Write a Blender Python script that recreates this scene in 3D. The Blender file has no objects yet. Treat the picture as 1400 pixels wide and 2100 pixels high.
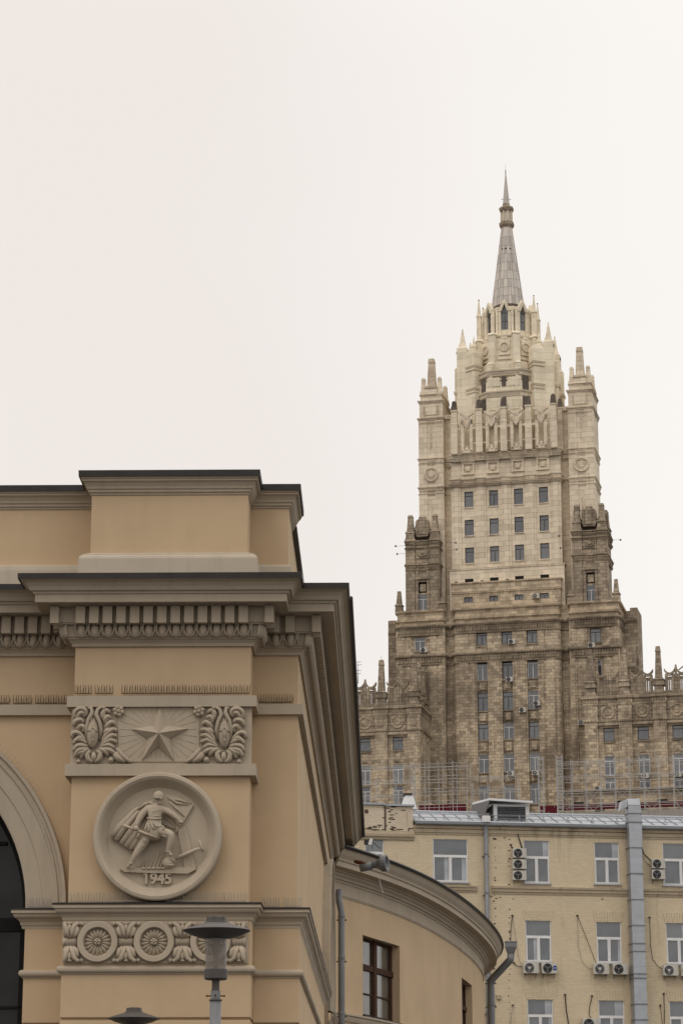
import bpy, bmesh, random
from math import *
from mathutils import Vector
random.seed(7)
R = radians
scene = bpy.context.scene
col = scene.collection

# ------------------------------------------------------------------ camera
F, PITCH, EYE = 5027., R(15.56), 1.6
cam = bpy.data.cameras.new('camera')
cam.sensor_fit = 'VERTICAL'
cam.sensor_height = 36.
cam.sensor_width = 24.
cam.lens = F/2100*36
cam.clip_start = .1
cam.clip_end = 6000
camo = bpy.data.objects.new('camera', cam)
col.objects.link(camo)
camo.location = (0, 0, EYE)
camo.rotation_euler = (R(90)+PITCH, 0, 0)
scene.camera = camo
scene.render.resolution_x, scene.render.resolution_y = 682, 1024

# ------------------------------------------------------------------ sky and sun
SUN_EL, SUN_AZ = R(52), R(-146)          # high, behind the camera and to its left
w = bpy.data.worlds.new('World')
scene.world = w
w.use_nodes = True
nt = w.node_tree
nt.nodes.clear()
out = nt.nodes.new('ShaderNodeOutputWorld')
sky = nt.nodes.new('ShaderNodeTexSky')
sky.sky_type = 'NISHITA'
sky.sun_disc = False
sky.sun_elevation = SUN_EL
sky.sun_rotation = SUN_AZ
sky.dust_density = 4
bg1 = nt.nodes.new('ShaderNodeBackground')
bg1.inputs['Strength'].default_value = .05
nt.links.new(sky.outputs[0], bg1.inputs['Color'])
tc = nt.nodes.new('ShaderNodeTexCoord')
nz = nt.nodes.new('ShaderNodeTexNoise')
nz.inputs['Scale'].default_value = 2.6
nz.inputs['Detail'].default_value = 3
nz.inputs['Roughness'].default_value = .45
nt.links.new(tc.outputs['Generated'], nz.inputs['Vector'])
sep = nt.nodes.new('ShaderNodeSeparateXYZ')
nt.links.new(tc.outputs['Generated'], sep.inputs[0])
mth = nt.nodes.new('ShaderNodeMath')
mth.operation = 'MULTIPLY_ADD'
mth.inputs[1].default_value = 1.6
mth.inputs[2].default_value = -.05
nt.links.new(sep.outputs['X'], mth.inputs[0])
add = nt.nodes.new('ShaderNodeMath')
add.operation = 'ADD'
nt.links.new(nz.outputs['Fac'], add.inputs[0])
nt.links.new(mth.outputs[0], add.inputs[1])
cr = nt.nodes.new('ShaderNodeValToRGB')
e = cr.color_ramp.elements
e[0].position, e[0].color = .20, (.885, .825, .785, 1)
e[1].position, e[1].color = .62, (1.0, .972, .935, 1)
vz = nt.nodes.new('ShaderNodeMath')
vz.operation = 'MULTIPLY_ADD'                    # the cloud thins a little towards the horizon
vz.inputs[1].default_value = -.55
nt.links.new(sep.outputs['Z'], vz.inputs[0])
nt.links.new(add.outputs[0], vz.inputs[2])
ofs = nt.nodes.new('ShaderNodeMath')
ofs.inputs[1].default_value = .13
nt.links.new(vz.outputs[0], ofs.inputs[0])
nt.links.new(ofs.outputs[0], cr.inputs['Fac'])
bg2 = nt.nodes.new('ShaderNodeBackground')
nt.links.new(cr.outputs[0], bg2.inputs['Color'])
mr = nt.nodes.new('ShaderNodeMapRange')          # an overcast sky is brightest overhead
mr.interpolation_type = 'SMOOTHSTEP'
for k_, v_ in (('From Min', .42), ('From Max', 1.), ('To Min', 1.03), ('To Max', 1.9)): mr.inputs[k_].default_value = v_
nt.links.new(sep.outputs['Z'], mr.inputs['Value'])
nt.links.new(mr.outputs[0], bg2.inputs['Strength'])
mx = nt.nodes.new('ShaderNodeMixShader')
mx.inputs[0].default_value = .94
nt.links.new(bg1.outputs[0], mx.inputs[1])
nt.links.new(bg2.outputs[0], mx.inputs[2])
nt.links.new(mx.outputs[0], out.inputs['Surface'])

sl = bpy.data.lights.new('sun', 'SUN')
sl.energy = .55
sl.angle = R(26)
sl.color = (1, .95, .88)
so = bpy.data.objects.new('sun', sl)
col.objects.link(so)
sd = Vector((sin(SUN_AZ)*cos(SUN_EL), cos(SUN_AZ)*cos(SUN_EL), sin(SUN_EL)))
so.rotation_euler = sd.to_track_quat('Z', 'Y').to_euler()
so.location = (0, 0, 60)

vs = scene.view_settings
vs.view_transform = 'Standard'
vs.look = 'None'
vs.exposure = 0
vs.gamma = 1
vs.use_curve_mapping = False

# ------------------------------------------------------------------ geometry helpers
def ray(x, y):
    a, b = (x-700)/F, (1050-y)/F
    return a, cos(PITCH)-b*sin(PITCH), sin(PITCH)+b*cos(PITCH)

class Frame:
    """A building's own axes: u along its front, w into it, z up."""
    def __init__(s, x, y, Y0, yaw):
        a, c, e_ = ray(x, y)
        s.X0, s.Y0, s.yaw = a*Y0/c, Y0, R(yaw)
        s.dx, s.dy = cos(s.yaw), sin(s.yaw)
    def pix(s, x, y, w=0.):
        nx, ny = -s.dy, s.dx
        a, c, e_ = ray(x, y)
        t = (w+s.X0*nx+s.Y0*ny)/(a*nx+c*ny)
        X, Y, Z = a*t, c*t, e_*t
        return (X-s.X0)*s.dx+(Y-s.Y0)*s.dy, Z+EYE
    def U(s, x, y, w=0.): return s.pix(x, y, w)[0]
    def Z(s, x, y, w=0.): return s.pix(x, y, w)[1]
    def world(s, u, w, z): return (s.X0+u*s.dx-w*s.dy, s.Y0+u*s.dy+w*s.dx, z)

class MB:
    def __init__(s): s.v, s.f = [], []
    def add(s, vs_, fs):
        n = len(s.v)
        s.v += [tuple(p) for p in vs_]
        s.f += [tuple(i+n for i in q) for q in fs]
        return s
    def box(s, x0, x1, y0, y1, z0, z1):
        x0, x1 = sorted((x0, x1)); y0, y1 = sorted((y0, y1)); z0, z1 = sorted((z0, z1))
        return s.add([(x0,y0,z0),(x1,y0,z0),(x1,y1,z0),(x0,y1,z0),(x0,y0,z1),(x1,y0,z1),(x1,y1,z1),(x0,y1,z1)],
                     [(0,3,2,1),(4,5,6,7),(0,1,5,4),(1,2,6,5),(2,3,7,6),(3,0,4,7)])
    def frus(s, cx, cy, z0, z1, a0, b0, a1, b1, rot=0.):
        v = []
        for z, a, b in ((z0, a0, b0), (z1, a1, b1)):
            for sx, sy in ((-1,-1),(1,-1),(1,1),(-1,1)):
                x, y = sx*a, sy*b
                v.append((cx+x*cos(rot)-y*sin(rot), cy+x*sin(rot)+y*cos(rot), z))
        return s.add(v, [(0,3,2,1),(4,5,6,7),(0,1,5,4),(1,2,6,5),(2,3,7,6),(3,0,4,7)])
    def lathe(s, cx, cy, prof, n=16, rot=0., axis='z', cap=True, a0=0., a1=2*pi):
        full = abs(a1-a0-2*pi) < 1e-6
        m = n if full else n+1
        v = []
        for r, h in prof:
            for i in range(m):
                t = rot+a0+(a1-a0)*i/n
                if axis == 'z': v.append((cx+r*cos(t), cy+r*sin(t), h))
                else: v.append((cx+r*cos(t), h, cy+r*sin(t)))      # axis y: cx = x, cy = z
        fs = []
        for k in range(len(prof)-1):
            for i in range(n):
                j = (i+1) % m
                q = (k*m+i, k*m+j, (k+1)*m+j, (k+1)*m+i)
                fs.append(q if axis == 'z' else q[::-1])
        if cap and full:
            a = tuple(range(m)); b = tuple((len(prof)-1)*m+i for i in range(m))
            fs += [a[::-1], b] if axis == 'z' else [a, b[::-1]]
        return s.add(v, fs)
    def tube(s, pts, rad, n=8, flat=1., fy=None, cap=True):
        pts = [Vector(p) for p in pts]
        if not hasattr(rad, '__len__'): rad = [rad]*len(pts)
        v = []
        for i, p in enumerate(pts):
            a = pts[max(i-1, 0)]; b = pts[min(i+1, len(pts)-1)]
            d = (b-a).normalized()
            ref = Vector((0, 1, 0)) if abs(d.y) < .9 else Vector((1, 0, 0))
            e1 = d.cross(ref).normalized(); e2 = e1.cross(d).normalized()
            for k in range(n):
                t = 2*pi*k/n
                v.append(p+e1*cos(t)*rad[i]+e2*sin(t)*rad[i]*flat)
        fs = [(i*n+k, i*n+(k+1) % n, (i+1)*n+(k+1) % n, (i+1)*n+k) for i in range(len(pts)-1) for k in range(n)]
        if cap: fs += [tuple(range(n))[::-1], tuple((len(pts)-1)*n+k for k in range(n))]
        return s.add(v, fs)
    def ball(s, c, rx, ry, rz, n=10, m=6, rot=0.):
        """ellipsoid, turned by rot in the x-z plane"""
        v = []; fs = []
        for i in range(m+1):
            ph = pi*i/m
            for k in range(n):
                t = 2*pi*k/n
                x, y, z = rx*sin(ph)*cos(t), ry*sin(ph)*sin(t), rz*cos(ph)
                v.append((c[0]+x*cos(rot)-z*sin(rot), c[1]+y, c[2]+x*sin(rot)+z*cos(rot)))
        for i in range(m):
            for k in range(n):
                fs.append((i*n+k, (i+1)*n+k, (i+1)*n+(k+1) % n, i*n+(k+1) % n))
        return s.add(v, fs)
    def prism(s, pts, y0, y1, taper=1.):
        """polygon in x-z, from y0 (front) back to y1"""
        cx = sum(p[0] for p in pts)/len(pts); cz = sum(p[1] for p in pts)/len(pts)
        n = len(pts)
        v = [(cx+(x-cx)*taper, y0, cz+(z-cz)*taper) for x, z in pts]+[(x, y1, z) for x, z in pts]
        return s.add(v, [tuple(range(n)), tuple(range(n, 2*n))[::-1]]+[(i, i+n, (i+1) % n+n, (i+1) % n) for i in range(n)])
    def plan(s, pts, z0, z1, cap=True):
        """polygon in plan, from z0 up to z1"""
        n = len(pts)
        v = [(x, y, z0) for x, y in pts]+[(x, y, z1) for x, y in pts]
        fs = [(i, (i+1) % n, (i+1) % n+n, i+n) for i in range(n)]
        if cap: fs += [tuple(range(n))[::-1], tuple(range(n, 2*n))]
        return s.add(v, fs)
    def sweep(s, path, prof, closed=False, ends=True):
        """profile [(outward offset, z)] run along a plan path; outward is to the right of travel"""
        P = [Vector(p) for p in path]; n = len(P); v = []
        for i, p in enumerate(P):
            d0 = d1 = None
            if closed or i > 0: d0 = (p-P[i-1]).normalized()
            if closed or i < n-1: d1 = (P[(i+1) % n]-p).normalized()
            d0 = d0 or d1; d1 = d1 or d0
            n0 = Vector((d0.y, -d0.x)); n1 = Vector((d1.y, -d1.x))
            m = (n0+n1)
            m = m/max(m.dot(n0), .2) if m.length > 1e-6 else n0
            for o, z in prof: v.append((p.x+m.x*o, p.y+m.y*o, z))
        k = len(prof); fs = []
        for i in range(n if closed else n-1):
            j = (i+1) % n
            for q in range(k-1):
                fs.append((i*k+q, j*k+q, j*k+q+1, i*k+q+1))
        if ends and not closed: fs += [tuple(range(k)), tuple((n-1)*k+q for q in range(k))[::-1]]
        return s.add(v, fs)
    def wall(s, u0, u1, z0, z1, holes=(), w=0., depth=.3, fn=None, du=None):
        """a wall sheet facing -w with rectangular openings (u0,u1,z0,z1) whose reveals run back by depth"""
        us = sorted({u0, u1, *[h[0] for h in holes], *[h[1] for h in holes]})
        if du:
            ex = []
            for a, b in zip(us, us[1:]):
                k = max(1, int(ceil((b-a)/du)))
                ex += [a+(b-a)*i/k for i in range(1, k)]
            us = sorted(us+ex)
        zs = sorted({z0, z1, *[h[2] for h in holes], *[h[3] for h in holes]})
        g = fn or (lambda u, w_, z: (u, w_, z))
        for a, b in zip(us, us[1:]):
            for c, d in zip(zs, zs[1:]):
                mu, mz = (a+b)/2, (c+d)/2
                if any(h[0] < mu < h[1] and h[2] < mz < h[3] for h in holes): continue
                s.add([g(a,w,c), g(b,w,c), g(b,w,d), g(a,w,d)], [(0,1,2,3)])
        for a, b, c, d in holes:
            s.add([g(a,w,c), g(b,w,c), g(b,w,d), g(a,w,d), g(a,w+depth,c), g(b,w+depth,c), g(b,w+depth,d), g(a,w+depth,d)],
                  [(0,4,5,1),(1,5,6,2),(2,6,7,3),(3,7,4,0)])
        return s
    def mesh(s, name, smooth=False, off=(0,0,0)):
        me = bpy.data.meshes.new(name)
        me.from_pydata([(p[0]-off[0], p[1]-off[1], p[2]-off[2]) for p in s.v], [], s.f)
        me.validate(); me.update()
        if smooth: me.shade_smooth()
        return me
    def build(s, name, mat, parent=None, smooth=False, bevel=0., kind=None, label=None, off=(0,0,0), loc=None):
        me = s.mesh(name, smooth, off)
        me.materials.append(mat)
        o = bpy.data.objects.new(name, me)
        col.objects.link(o)
        if parent: o.parent = parent
        if loc: o.location = loc
        if bevel:
            m = o.modifiers.new('bevel', 'BEVEL'); m.width = bevel; m.segments = 2; m.limit_method = 'ANGLE'; m.angle_limit = R(40)
        if smooth == 'auto':
            pass
        if kind: o['kind'] = kind
        if label: o['label'] = label
        return o

def inst(mesh, name, parent, loc=(0,0,0), scale=(1,1,1), rot=(0,0,0)):
    o = bpy.data.objects.new(name, mesh)
    col.objects.link(o); o.parent = parent; o.location = loc; o.scale = scale; o.rotation_euler = rot
    return o
def thing(name, label, cat, loc=(0,0,0), rz=0., group=None):
    o = bpy.data.objects.new(name, None); col.objects.link(o)
    o.empty_display_size = .3
    o.location = loc; o.rotation_euler = (0,0,rz)
    o['label'] = label; o['category'] = cat
    if group: o['group'] = group
    return o
def copy_tree(o, parent=None):
    kids = [c for c in col.objects if c.parent == o]
    c = o.copy(); col.objects.link(c)
    if parent: c.parent = parent
    for k in kids: copy_tree(k, c)
    return c
def mir(path): return [(-x, y) for x, y in path[::-1]]

# ------------------------------------------------------------------ materials
def srgb(r, g, b):
    f = lambda c: c/12.92 if c <= .04045 else ((c+.055)/1.055)**2.4
    return (f(r/255), f(g/255), f(b/255), 1)
class Mat:
    def __init__(s, name, rough=.85, spec=.3):
        s.m = bpy.data.materials.new(name); s.m.use_nodes = True
        s.t = s.m.node_tree; s.b = s.t.nodes['Principled BSDF']
        s.b.inputs['Roughness'].default_value = rough
        s.b.inputs['Specular IOR Level'].default_value = spec
        s.tc = s.n('ShaderNodeTexCoord'); s.bumps = None
    def n(s, k, **kw):
        x = s.t.nodes.new(k)
        for a, b in kw.items(): setattr(x, a, b)
        return x
    def l(s, a, b): s.t.links.new(a, b)
    def noise(s, scale, detail=4, rough=.55, sc=(1,1,1), vec=None, off=(0,0,0)):
        mp = s.n('ShaderNodeMapping'); mp.inputs['Scale'].default_value = sc; mp.inputs['Location'].default_value = off
        s.l(vec or s.tc.outputs['Object'], mp.inputs[0])
        x = s.n('ShaderNodeTexNoise'); x.inputs['Scale'].default_value = scale
        x.inputs['Detail'].default_value = detail; x.inputs['Roughness'].default_value = rough
        s.l(mp.outputs[0], x.inputs['Vector']); return x.outputs['Fac']
    def ramp(s, fac, p0, p1, c0=(0,0,0,1), c1=(1,1,1,1)):
        x = s.n('ShaderNodeValToRGB'); e = x.color_ramp.elements
        e[0].position, e[0].color, e[1].position, e[1].color = p0, c0, p1, c1
        s.l(fac, x.inputs[0]); return x.outputs[0]
    def mix(s, fac, a, b, mode='MIX'):
        x = s.n('ShaderNodeMix', data_type='RGBA', blend_type=mode)
        if isinstance(fac, float): x.inputs[0].default_value = fac
        else: s.l(fac, x.inputs[0])
        for i, q in ((6, a), (7, b)):
            if isinstance(q, tuple): x.inputs[i].default_value = q
            else: s.l(q, x.inputs[i])
        return x.outputs[2]
    def mul(s, a, k):
        x = s.n('ShaderNodeMath', operation='MULTIPLY'); s.l(a, x.inputs[0])
        if isinstance(k, float): x.inputs[1].default_value = k
        else: s.l(k, x.inputs[1])
        return x.outputs[0]
    def wallvec(s):
        """unrolls walls: (x + y, z) in the building's own axes"""
        se = s.n('ShaderNodeSeparateXYZ'); s.l(s.tc.outputs['Object'], se.inputs[0])
        ad = s.n('ShaderNodeMath', operation='ADD'); s.l(se.outputs[0], ad.inputs[0]); s.l(se.outputs[1], ad.inputs[1])
        cb = s.n('ShaderNodeCombineXYZ'); s.l(ad.outputs[0], cb.inputs[0]); s.l(se.outputs[2], cb.inputs[1])
        return cb.outputs[0]
    def brick(s, c1, c2, mortar, bw, bh, ms, vec):
        x = s.n('ShaderNodeTexBrick'); s.l(vec, x.inputs['Vector'])
        x.inputs['Color1'].default_value = c1; x.inputs['Color2'].default_value = c2; x.inputs['Mortar'].default_value = mortar
        x.inputs['Scale'].default_value = 1; x.inputs['Mortar Size'].default_value = ms
        x.inputs['Brick Width'].default_value = bw; x.inputs['Row Height'].default_value = bh
        x.inputs['Mortar Smooth'].default_value = .1
        return x
    def bump(s, h, strength=.3, dist=.02):
        x = s.n('ShaderNodeBump'); x.inputs['Strength'].default_value = strength; x.inputs['Distance'].default_value = dist
        s.l(h, x.inputs['Height'])
        if s.bumps: s.l(s.bumps, x.inputs['Normal'])
        s.bumps = x.outputs[0]; s.l(x.outputs[0], s.b.inputs['Normal'])
    def color(s, c):
        if isinstance(c, tuple): s.b.inputs['Base Color'].default_value = c
        else: s.l(c, s.b.inputs['Base Color'])
        return s.m
def grey(v): return (v, v, v, 1)

def plaster(name, c, dirt=.18, grain=.25):
    m = Mat(name, .9, .2)
    d = (c[0]*.62, c[1]*.6, c[2]*.58, 1)
    cc = m.mix(m.ramp(m.noise(.6, 5, .6), .3, .75), c, (c[0]*.86, c[1]*.85, c[2]*.84, 1))
    streak = m.ramp(m.noise(1.2, 5, .6, (3.2, 3.2, .35)), .5, .78)
    cc = m.mix(m.mul(streak, dirt*2.2), cc, d)
    spots = m.ramp(m.noise(7, 6, .65), .62, .8)
    cc = m.mix(m.mul(spots, dirt), cc, d)
    m.bump(m.noise(60, 3), grain*.4, .004)
    m.bump(m.noise(3, 4), grain*.5, .012)
    return m.color(cc)
M = {}
M['ochre'] = plaster('ochre_plaster', (.555, .412, .262, 1), .06)
M['trim'] = plaster('grey_plaster', (.45, .38, .29, 1), .16)
M['plinth'] = plaster('pale_plinth_plaster', (.50, .435, .345, 1), .22)
M['relief'] = plaster('relief_plaster', (.455, .383, .292, 1), .2)

def metal(name, c, rough=.5, metallic=.6, dirt=.3):
    m = Mat(name, rough, .4); m.b.inputs['Metallic'].default_value = metallic
    return m.color(m.mix(m.mul(m.ramp(m.noise(2.5, 6, .65), .4, .75), dirt), c, (c[0]*.4, c[1]*.35, c[2]*.3, 1)))
M['sheet'] = metal('dark_brown_sheet_metal', (.035, .03, .027, 1), .5, .3, .6)
M['zinc'] = metal('zinc_sheet', (.36, .38, .41, 1), .42, .65, .3)
M['duct'] = metal('galvanised_duct', (.40, .42, .45, 1), .4, .6, .25)
M['pipe'] = metal('grey_painted_pipe', (.20, .205, .215, 1), .55, .2, .35)
M['darkmetal'] = metal('dark_metal', (.042, .037, .034, 1), .5, .3, .3)
M['tube'] = metal('scaffold_tube', (.43, .43, .42, 1), .5, .2, .2)
M['lampmetal'] = metal('lamp_metal', (.085, .075, .068, 1), .5, .2, .2)
M['white'] = plaster('white_plastic', (.74, .74, .74, 1), .12, .02)
M['ac'] = plaster('air_conditioner_white', (.56, .54, .49, 1), .25, .02)
M['acgrille'] = plaster('air_conditioner_grille', (.055, .055, .055, 1), .1, .02)
M['blue'] = plaster('blue_sticker', (.02, .05, .28, 1), .1, .02)
M['red'] = plaster('dark_red_sheeting', (.105, .012, .02, 1), .3, .1)
M['brownwood'] = plaster('brown_window_wood', (.055, .026, .013, 1), .3, .1)
M['blackframe'] = plaster('black_window_metal', (.012, .011, .010, 1), .1, .05)
M['cable'] = plaster('black_cable', (.03, .025, .022, 1), .2, .02)
M['rust'] = plaster('rusty_iron', (.10, .035, .015, 1), .4, .2)
M['concrete'] = plaster('grey_concrete', (.33, .31, .28, 1), .35)
M['stain'] = plaster('sooty_edge', (.10, .07, .05, 1), .3)

def glass(name, base, ior=1.9, rough=.06, curtain=.25):
    m = Mat(name, rough, .5); m.b.inputs['IOR'].default_value = ior
    oi = m.n('ShaderNodeObjectInfo')
    c = m.mix(m.mul(m.ramp(oi.outputs['Random'], .35, .95), curtain), base, (.30, .31, .31, 1))
    v = m.ramp(m.noise(1.3, 2, .4), .42, .6)
    c = m.mix(m.mul(v, .22), c, (base[0]*2.5+.03, base[1]*2.5+.03, base[2]*2.5+.03, 1))
    m.bump(m.noise(.9, 2), .12, .05)
    return m.color(c)
M['glass'] = glass('window_glass', (.055, .062, .072, 1))
M['glassbrown'] = glass('wing_window_glass', (.065, .056, .045, 1), 1.5, .12, .08)
M['glassdark'] = glass('dark_station_glass', (.006, .006, .006, 1), 1.35, .12, .0)
M['glasslight'] = glass('curtained_window_glass', (.27, .29, .32, 1), 1.7, .08, .3)
m = Mat('frosted_lamp_glass', .25, .5)
m.b.inputs['Alpha'].default_value = .62
M['lampglass'] = m.color((.22, .185, .155, 1))

def stone(name, c1, c2, mortar, bw, bh, stain, amt, ms=.018, streaky=.5, soot=(.06,.045,.033,1), lot=.80):
    m = Mat(name, .92, .15)
    v = m.wallvec()
    b = m.brick(c1, c2, mortar, bw, bh, ms, v)
    b.offset = .5
    cc = b.outputs['Color']
    b2 = m.brick(grey(1.12), grey(lot), grey(.9), bw, bh, .0, v)      # a second lottery of block tones
    b2.inputs['Bias'].default_value = -.45
    b2.offset = .5
    cc = m.mix(.85, cc, b2.outputs['Color'], 'MULTIPLY')
    b3 = m.brick(grey(0), grey(1), grey(0), bw*1.9, bh*1.0, .0, v)
    b3.inputs['Bias'].default_value = -.62
    b3.offset = .37
    zone = m.ramp(m.noise(.30, 3, .5, off=(3, 9, 4)), .46, .60)
    cc = m.mix(m.mul(m.mul(b3.outputs['Color'], zone), amt), cc, (c1[0]*1.25, c1[1]*1.22, c1[2]*1.15, 1))
    big = m.ramp(m.noise(.17, 6, .62), .42, .68)
    cc = m.mix(m.mul(big, amt), cc, stain)
    st = m.ramp(m.noise(.5, 6, .65, (2.2, 2.2, .22)), .5, .74)
    cc = m.mix(m.mul(st, streaky), cc, stain)
    sp = m.ramp(m.noise(1.1, 6, .7), .57, .72)
    cc = m.mix(m.mul(sp, amt*.9), cc, soot)
    inv = m.n('ShaderNodeMath', operation='SUBTRACT'); inv.inputs[0].default_value = 1; m.l(b.outputs['Fac'], inv.inputs[1])
    m.bump(inv.outputs[0], .8, .05)
    m.bump(m.noise(2.5, 5, .6), .3, .05)
    return m.color(cc)
M['stone'] = stone('weathered_brown_stone', (.53, .435, .315, 1), (.40, .33, .24, 1), (.235, .185, .13, 1), .86, .50, (.15, .115, .085, 1), .72, streaky=.7, lot=.42)
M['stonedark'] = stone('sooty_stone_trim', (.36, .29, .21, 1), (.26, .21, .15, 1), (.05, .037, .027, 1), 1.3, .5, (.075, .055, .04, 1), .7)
M['stonegrey'] = stone('grey_brown_turret_stone', (.40, .325, .24, 1), (.29, .235, .175, 1), (.10, .08, .06, 1), 1.0, .6, (.12, .095, .072, 1), .6, lot=.5)
M['stonelight'] = stone('pale_shaft_stone', (.72, .625, .485, 1), (.67, .58, .45, 1), (.46, .39, .30, 1), 1.5, .9, (.42, .345, .25, 1), .3, .015, .35, (.22, .17, .12, 1))
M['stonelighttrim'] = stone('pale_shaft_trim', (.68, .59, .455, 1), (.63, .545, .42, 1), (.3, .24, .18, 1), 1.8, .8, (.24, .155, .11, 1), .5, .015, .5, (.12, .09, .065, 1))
M['cream'] = stone('cream_crown_stone', (.76, .68, .53, 1), (.74, .66, .51, 1), (.5, .42, .31, 1), 2.4, 1.2, (.50, .42, .31, 1), .25, .01, .3, (.42, .35, .25, 1))
M['creamtrim'] = stone('cream_crown_trim', (.64, .56, .43, 1), (.62, .54, .41, 1), (.4, .33, .25, 1), 2.4, 1.2, (.33, .27, .2, 1), .3, .01, .4, (.3, .24, .18, 1))
M['stonemid'] = stone('tan_terrace_stone', (.60, .49, .35, 1), (.48, .39, .275, 1), (.22, .17, .12, 1), .95, .6, (.22, .165, .115, 1), .6, streaky=.5, lot=.6)
M['graycap'] = stone('dark_cap_stone', (.15, .125, .105, 1), (.12, .10, .085, 1), (.06, .05, .04, 1), 1.5, .8, (.06, .05, .04, 1), .4)
m = Mat('spire_sheet', .6, .4)
oi = m.n('ShaderNodeObjectInfo')
cc = m.mix(m.ramp(oi.outputs['Random'], .1, .95), (.43, .39, .35, 1), (.64, .58, .51, 1))
cc = m.mix(m.mul(m.ramp(m.noise(.9, 5, .6, (3, 3, .3)), .45, .75), .4), cc, (.27, .24, .21, 1))
M['spire'] = m.color(cc)

def painted_brick(name, c, stain, amt):
    m = Mat(name, .85, .2)
    v = m.wallvec()
    b = m.brick(c, (c[0]*.90, c[1]*.885, c[2]*.86, 1), (c[0]*.80, c[1]*.78, c[2]*.74, 1), .27, .088, .010, v)
    b.offset = .5
    cc = b.outputs['Color']
    cc = m.mix(m.mul(m.ramp(m.noise(.35, 5, .6), .45, .75), amt), cc, (c[0]*.80, c[1]*.77, c[2]*.74, 1))
    cc = m.mix(m.mul(m.ramp(m.noise(.9, 6, .7, (2.4, 2.4, .3)), .55, .8), amt), cc, stain)
    chips = m.ramp(m.noise(5.5, 5, .75, (1, 1, 2.2)), .62, .68)
    patch = m.ramp(m.noise(.25, 3, .5, off=(5, 2, 1)), .48, .64)
    cc = m.mix(m.mul(m.mul(chips, patch), .85), cc, stain)
    inv = m.n('ShaderNodeMath', operation='SUBTRACT'); inv.inputs[0].default_value = 1; m.l(b.outputs['Fac'], inv.inputs[1])
    m.bump(inv.outputs[0], .45, .02)
    m.bump(m.noise(12, 4), .4, .01)
    return m.color(cc)
M['brick'] = painted_brick('yellow_painted_brick', (.665, .565, .405, 1), (.20, .145, .10, 1), .5)
M['brickpale'] = painted_brick('pale_flaking_brick', (.66, .575, .45, 1), (.07, .05, .038, 1), 1.6)
M['bricktrim'] = painted_brick('stained_brick_band', (.52, .44, .32, 1), (.12, .085, .06, 1), .9)
m = Mat('street_asphalt', .9, .2)
M['asphalt'] = m.color(m.mix(m.noise(.4, 5), (.055, .052, .05, 1), (.09, .085, .08, 1)))

# ------------------------------------------------------------------ ground
g = MB().add([(-2500,-2500,0),(2500,-2500,0),(2500,2500,0),(-2500,2500,0)], [(0,1,2,3)]).build('ground', M['asphalt'], kind='structure')

# ================================================================== the ochre pavilion on the left
PV = Frame(611, 1400, 45., -.93)
pav = thing('pavilion', 'ochre classical pavilion with grey plaster cornices, star panel and 1945 medallion', 'building',
            (PV.X0, PV.Y0, 0), PV.yaw)
def pz(y, w=0.): return PV.Z(560, y, w)
RS = -.82                                    # how far the pilaster block (ressaut) stands forward
uL, uR = PV.U(153, 1400, RS), PV.U(514, 1400, RS)
uLb, uRb = PV.U(128, 1950, RS), PV.U(515, 1950, RS)     # below the ledge it is a little wider
DEP = 32.                                    # depth of the building
UW = -15.2                                   # its far left end
arch_u, arch_r = PV.U(-293, 1870), None
z_ledge = pz(1861, -.25)
arch_zs = z_ledge
arch_r = PV.U(54, 1860) - arch_u
arch_ro = arch_r + .76
jamb = arch_u + arch_r
def rl(p, o=0): return p
path_up = [(UW, 0), (uL, 0), (uL, RS), (uR, RS), (uR, 0), (0, 0), (0, DEP)]
z_top = pz(1196, -.95)
z_att0 = z_top - .1

def arch_wall(mb, fn, u0, u1, z0, zs, z1, cu, r, depth, n=40):
    """wall sheet with a round arched opening; fn(u, w, z) places it"""
    L, Rr = cu-r, cu+r
    def q(a): mb.add([fn(*p) for p in a], [(0, 1, 2, 3)])
    q([(u0,0,z0),(L,0,z0),(L,0,zs),(u0,0,zs)]); q([(Rr,0,z0),(u1,0,z0),(u1,0,zs),(Rr,0,zs)])
    q([(L,0,z0),(L,depth,z0),(L,depth,zs),(L,0,zs)]); q([(Rr,depth,z0),(Rr,0,z0),(Rr,0,zs),(Rr,depth,zs)])
    def edge(t):
        c, s_ = cos(t), sin(t)
        k = 1e9
        if c > 1e-6: k = min(k, (u1-cu)/c)
        if c < -1e-6: k = min(k, (u0-cu)/c)
        if s_ > 1e-6: k = min(k, (z1-zs)/s_)
        return cu+c*k, zs+s_*k
    T_ = [pi*i/n for i in range(n+1)]+[atan2(z1-zs, u1-cu), atan2(z1-zs, u0-cu)]
    T_ = sorted(T_)
    for a, b in zip(T_, T_[1:]):
        ea, eb = edge(a), edge(b)
        pa, pb = (cu+r*cos(a), zs+r*sin(a)), (cu+r*cos(b), zs+r*sin(b))
        q([(pa[0],0,pa[1]), (ea[0],0,ea[1]), (eb[0],0,eb[1]), (pb[0],0,pb[1])])
        q([(pa[0],depth,pa[1]), (pa[0],0,pa[1]), (pb[0],0,pb[1]), (pb[0],depth,pb[1])])
def archivolt(mb, fn, cu, zs, prof, n=48):
    k = len(prof)
    v = []
    for i in range(n+1):
        t = pi*i/n
        for r, o in prof: v.append(fn(cu+r*cos(t), -o, zs+r*sin(t)))
    return mb.add(v, [(i*k+j, i*k+j+1, (i+1)*k+j+1, (i+1)*k+j) for i in range(n) for j in range(k-1)])

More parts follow.
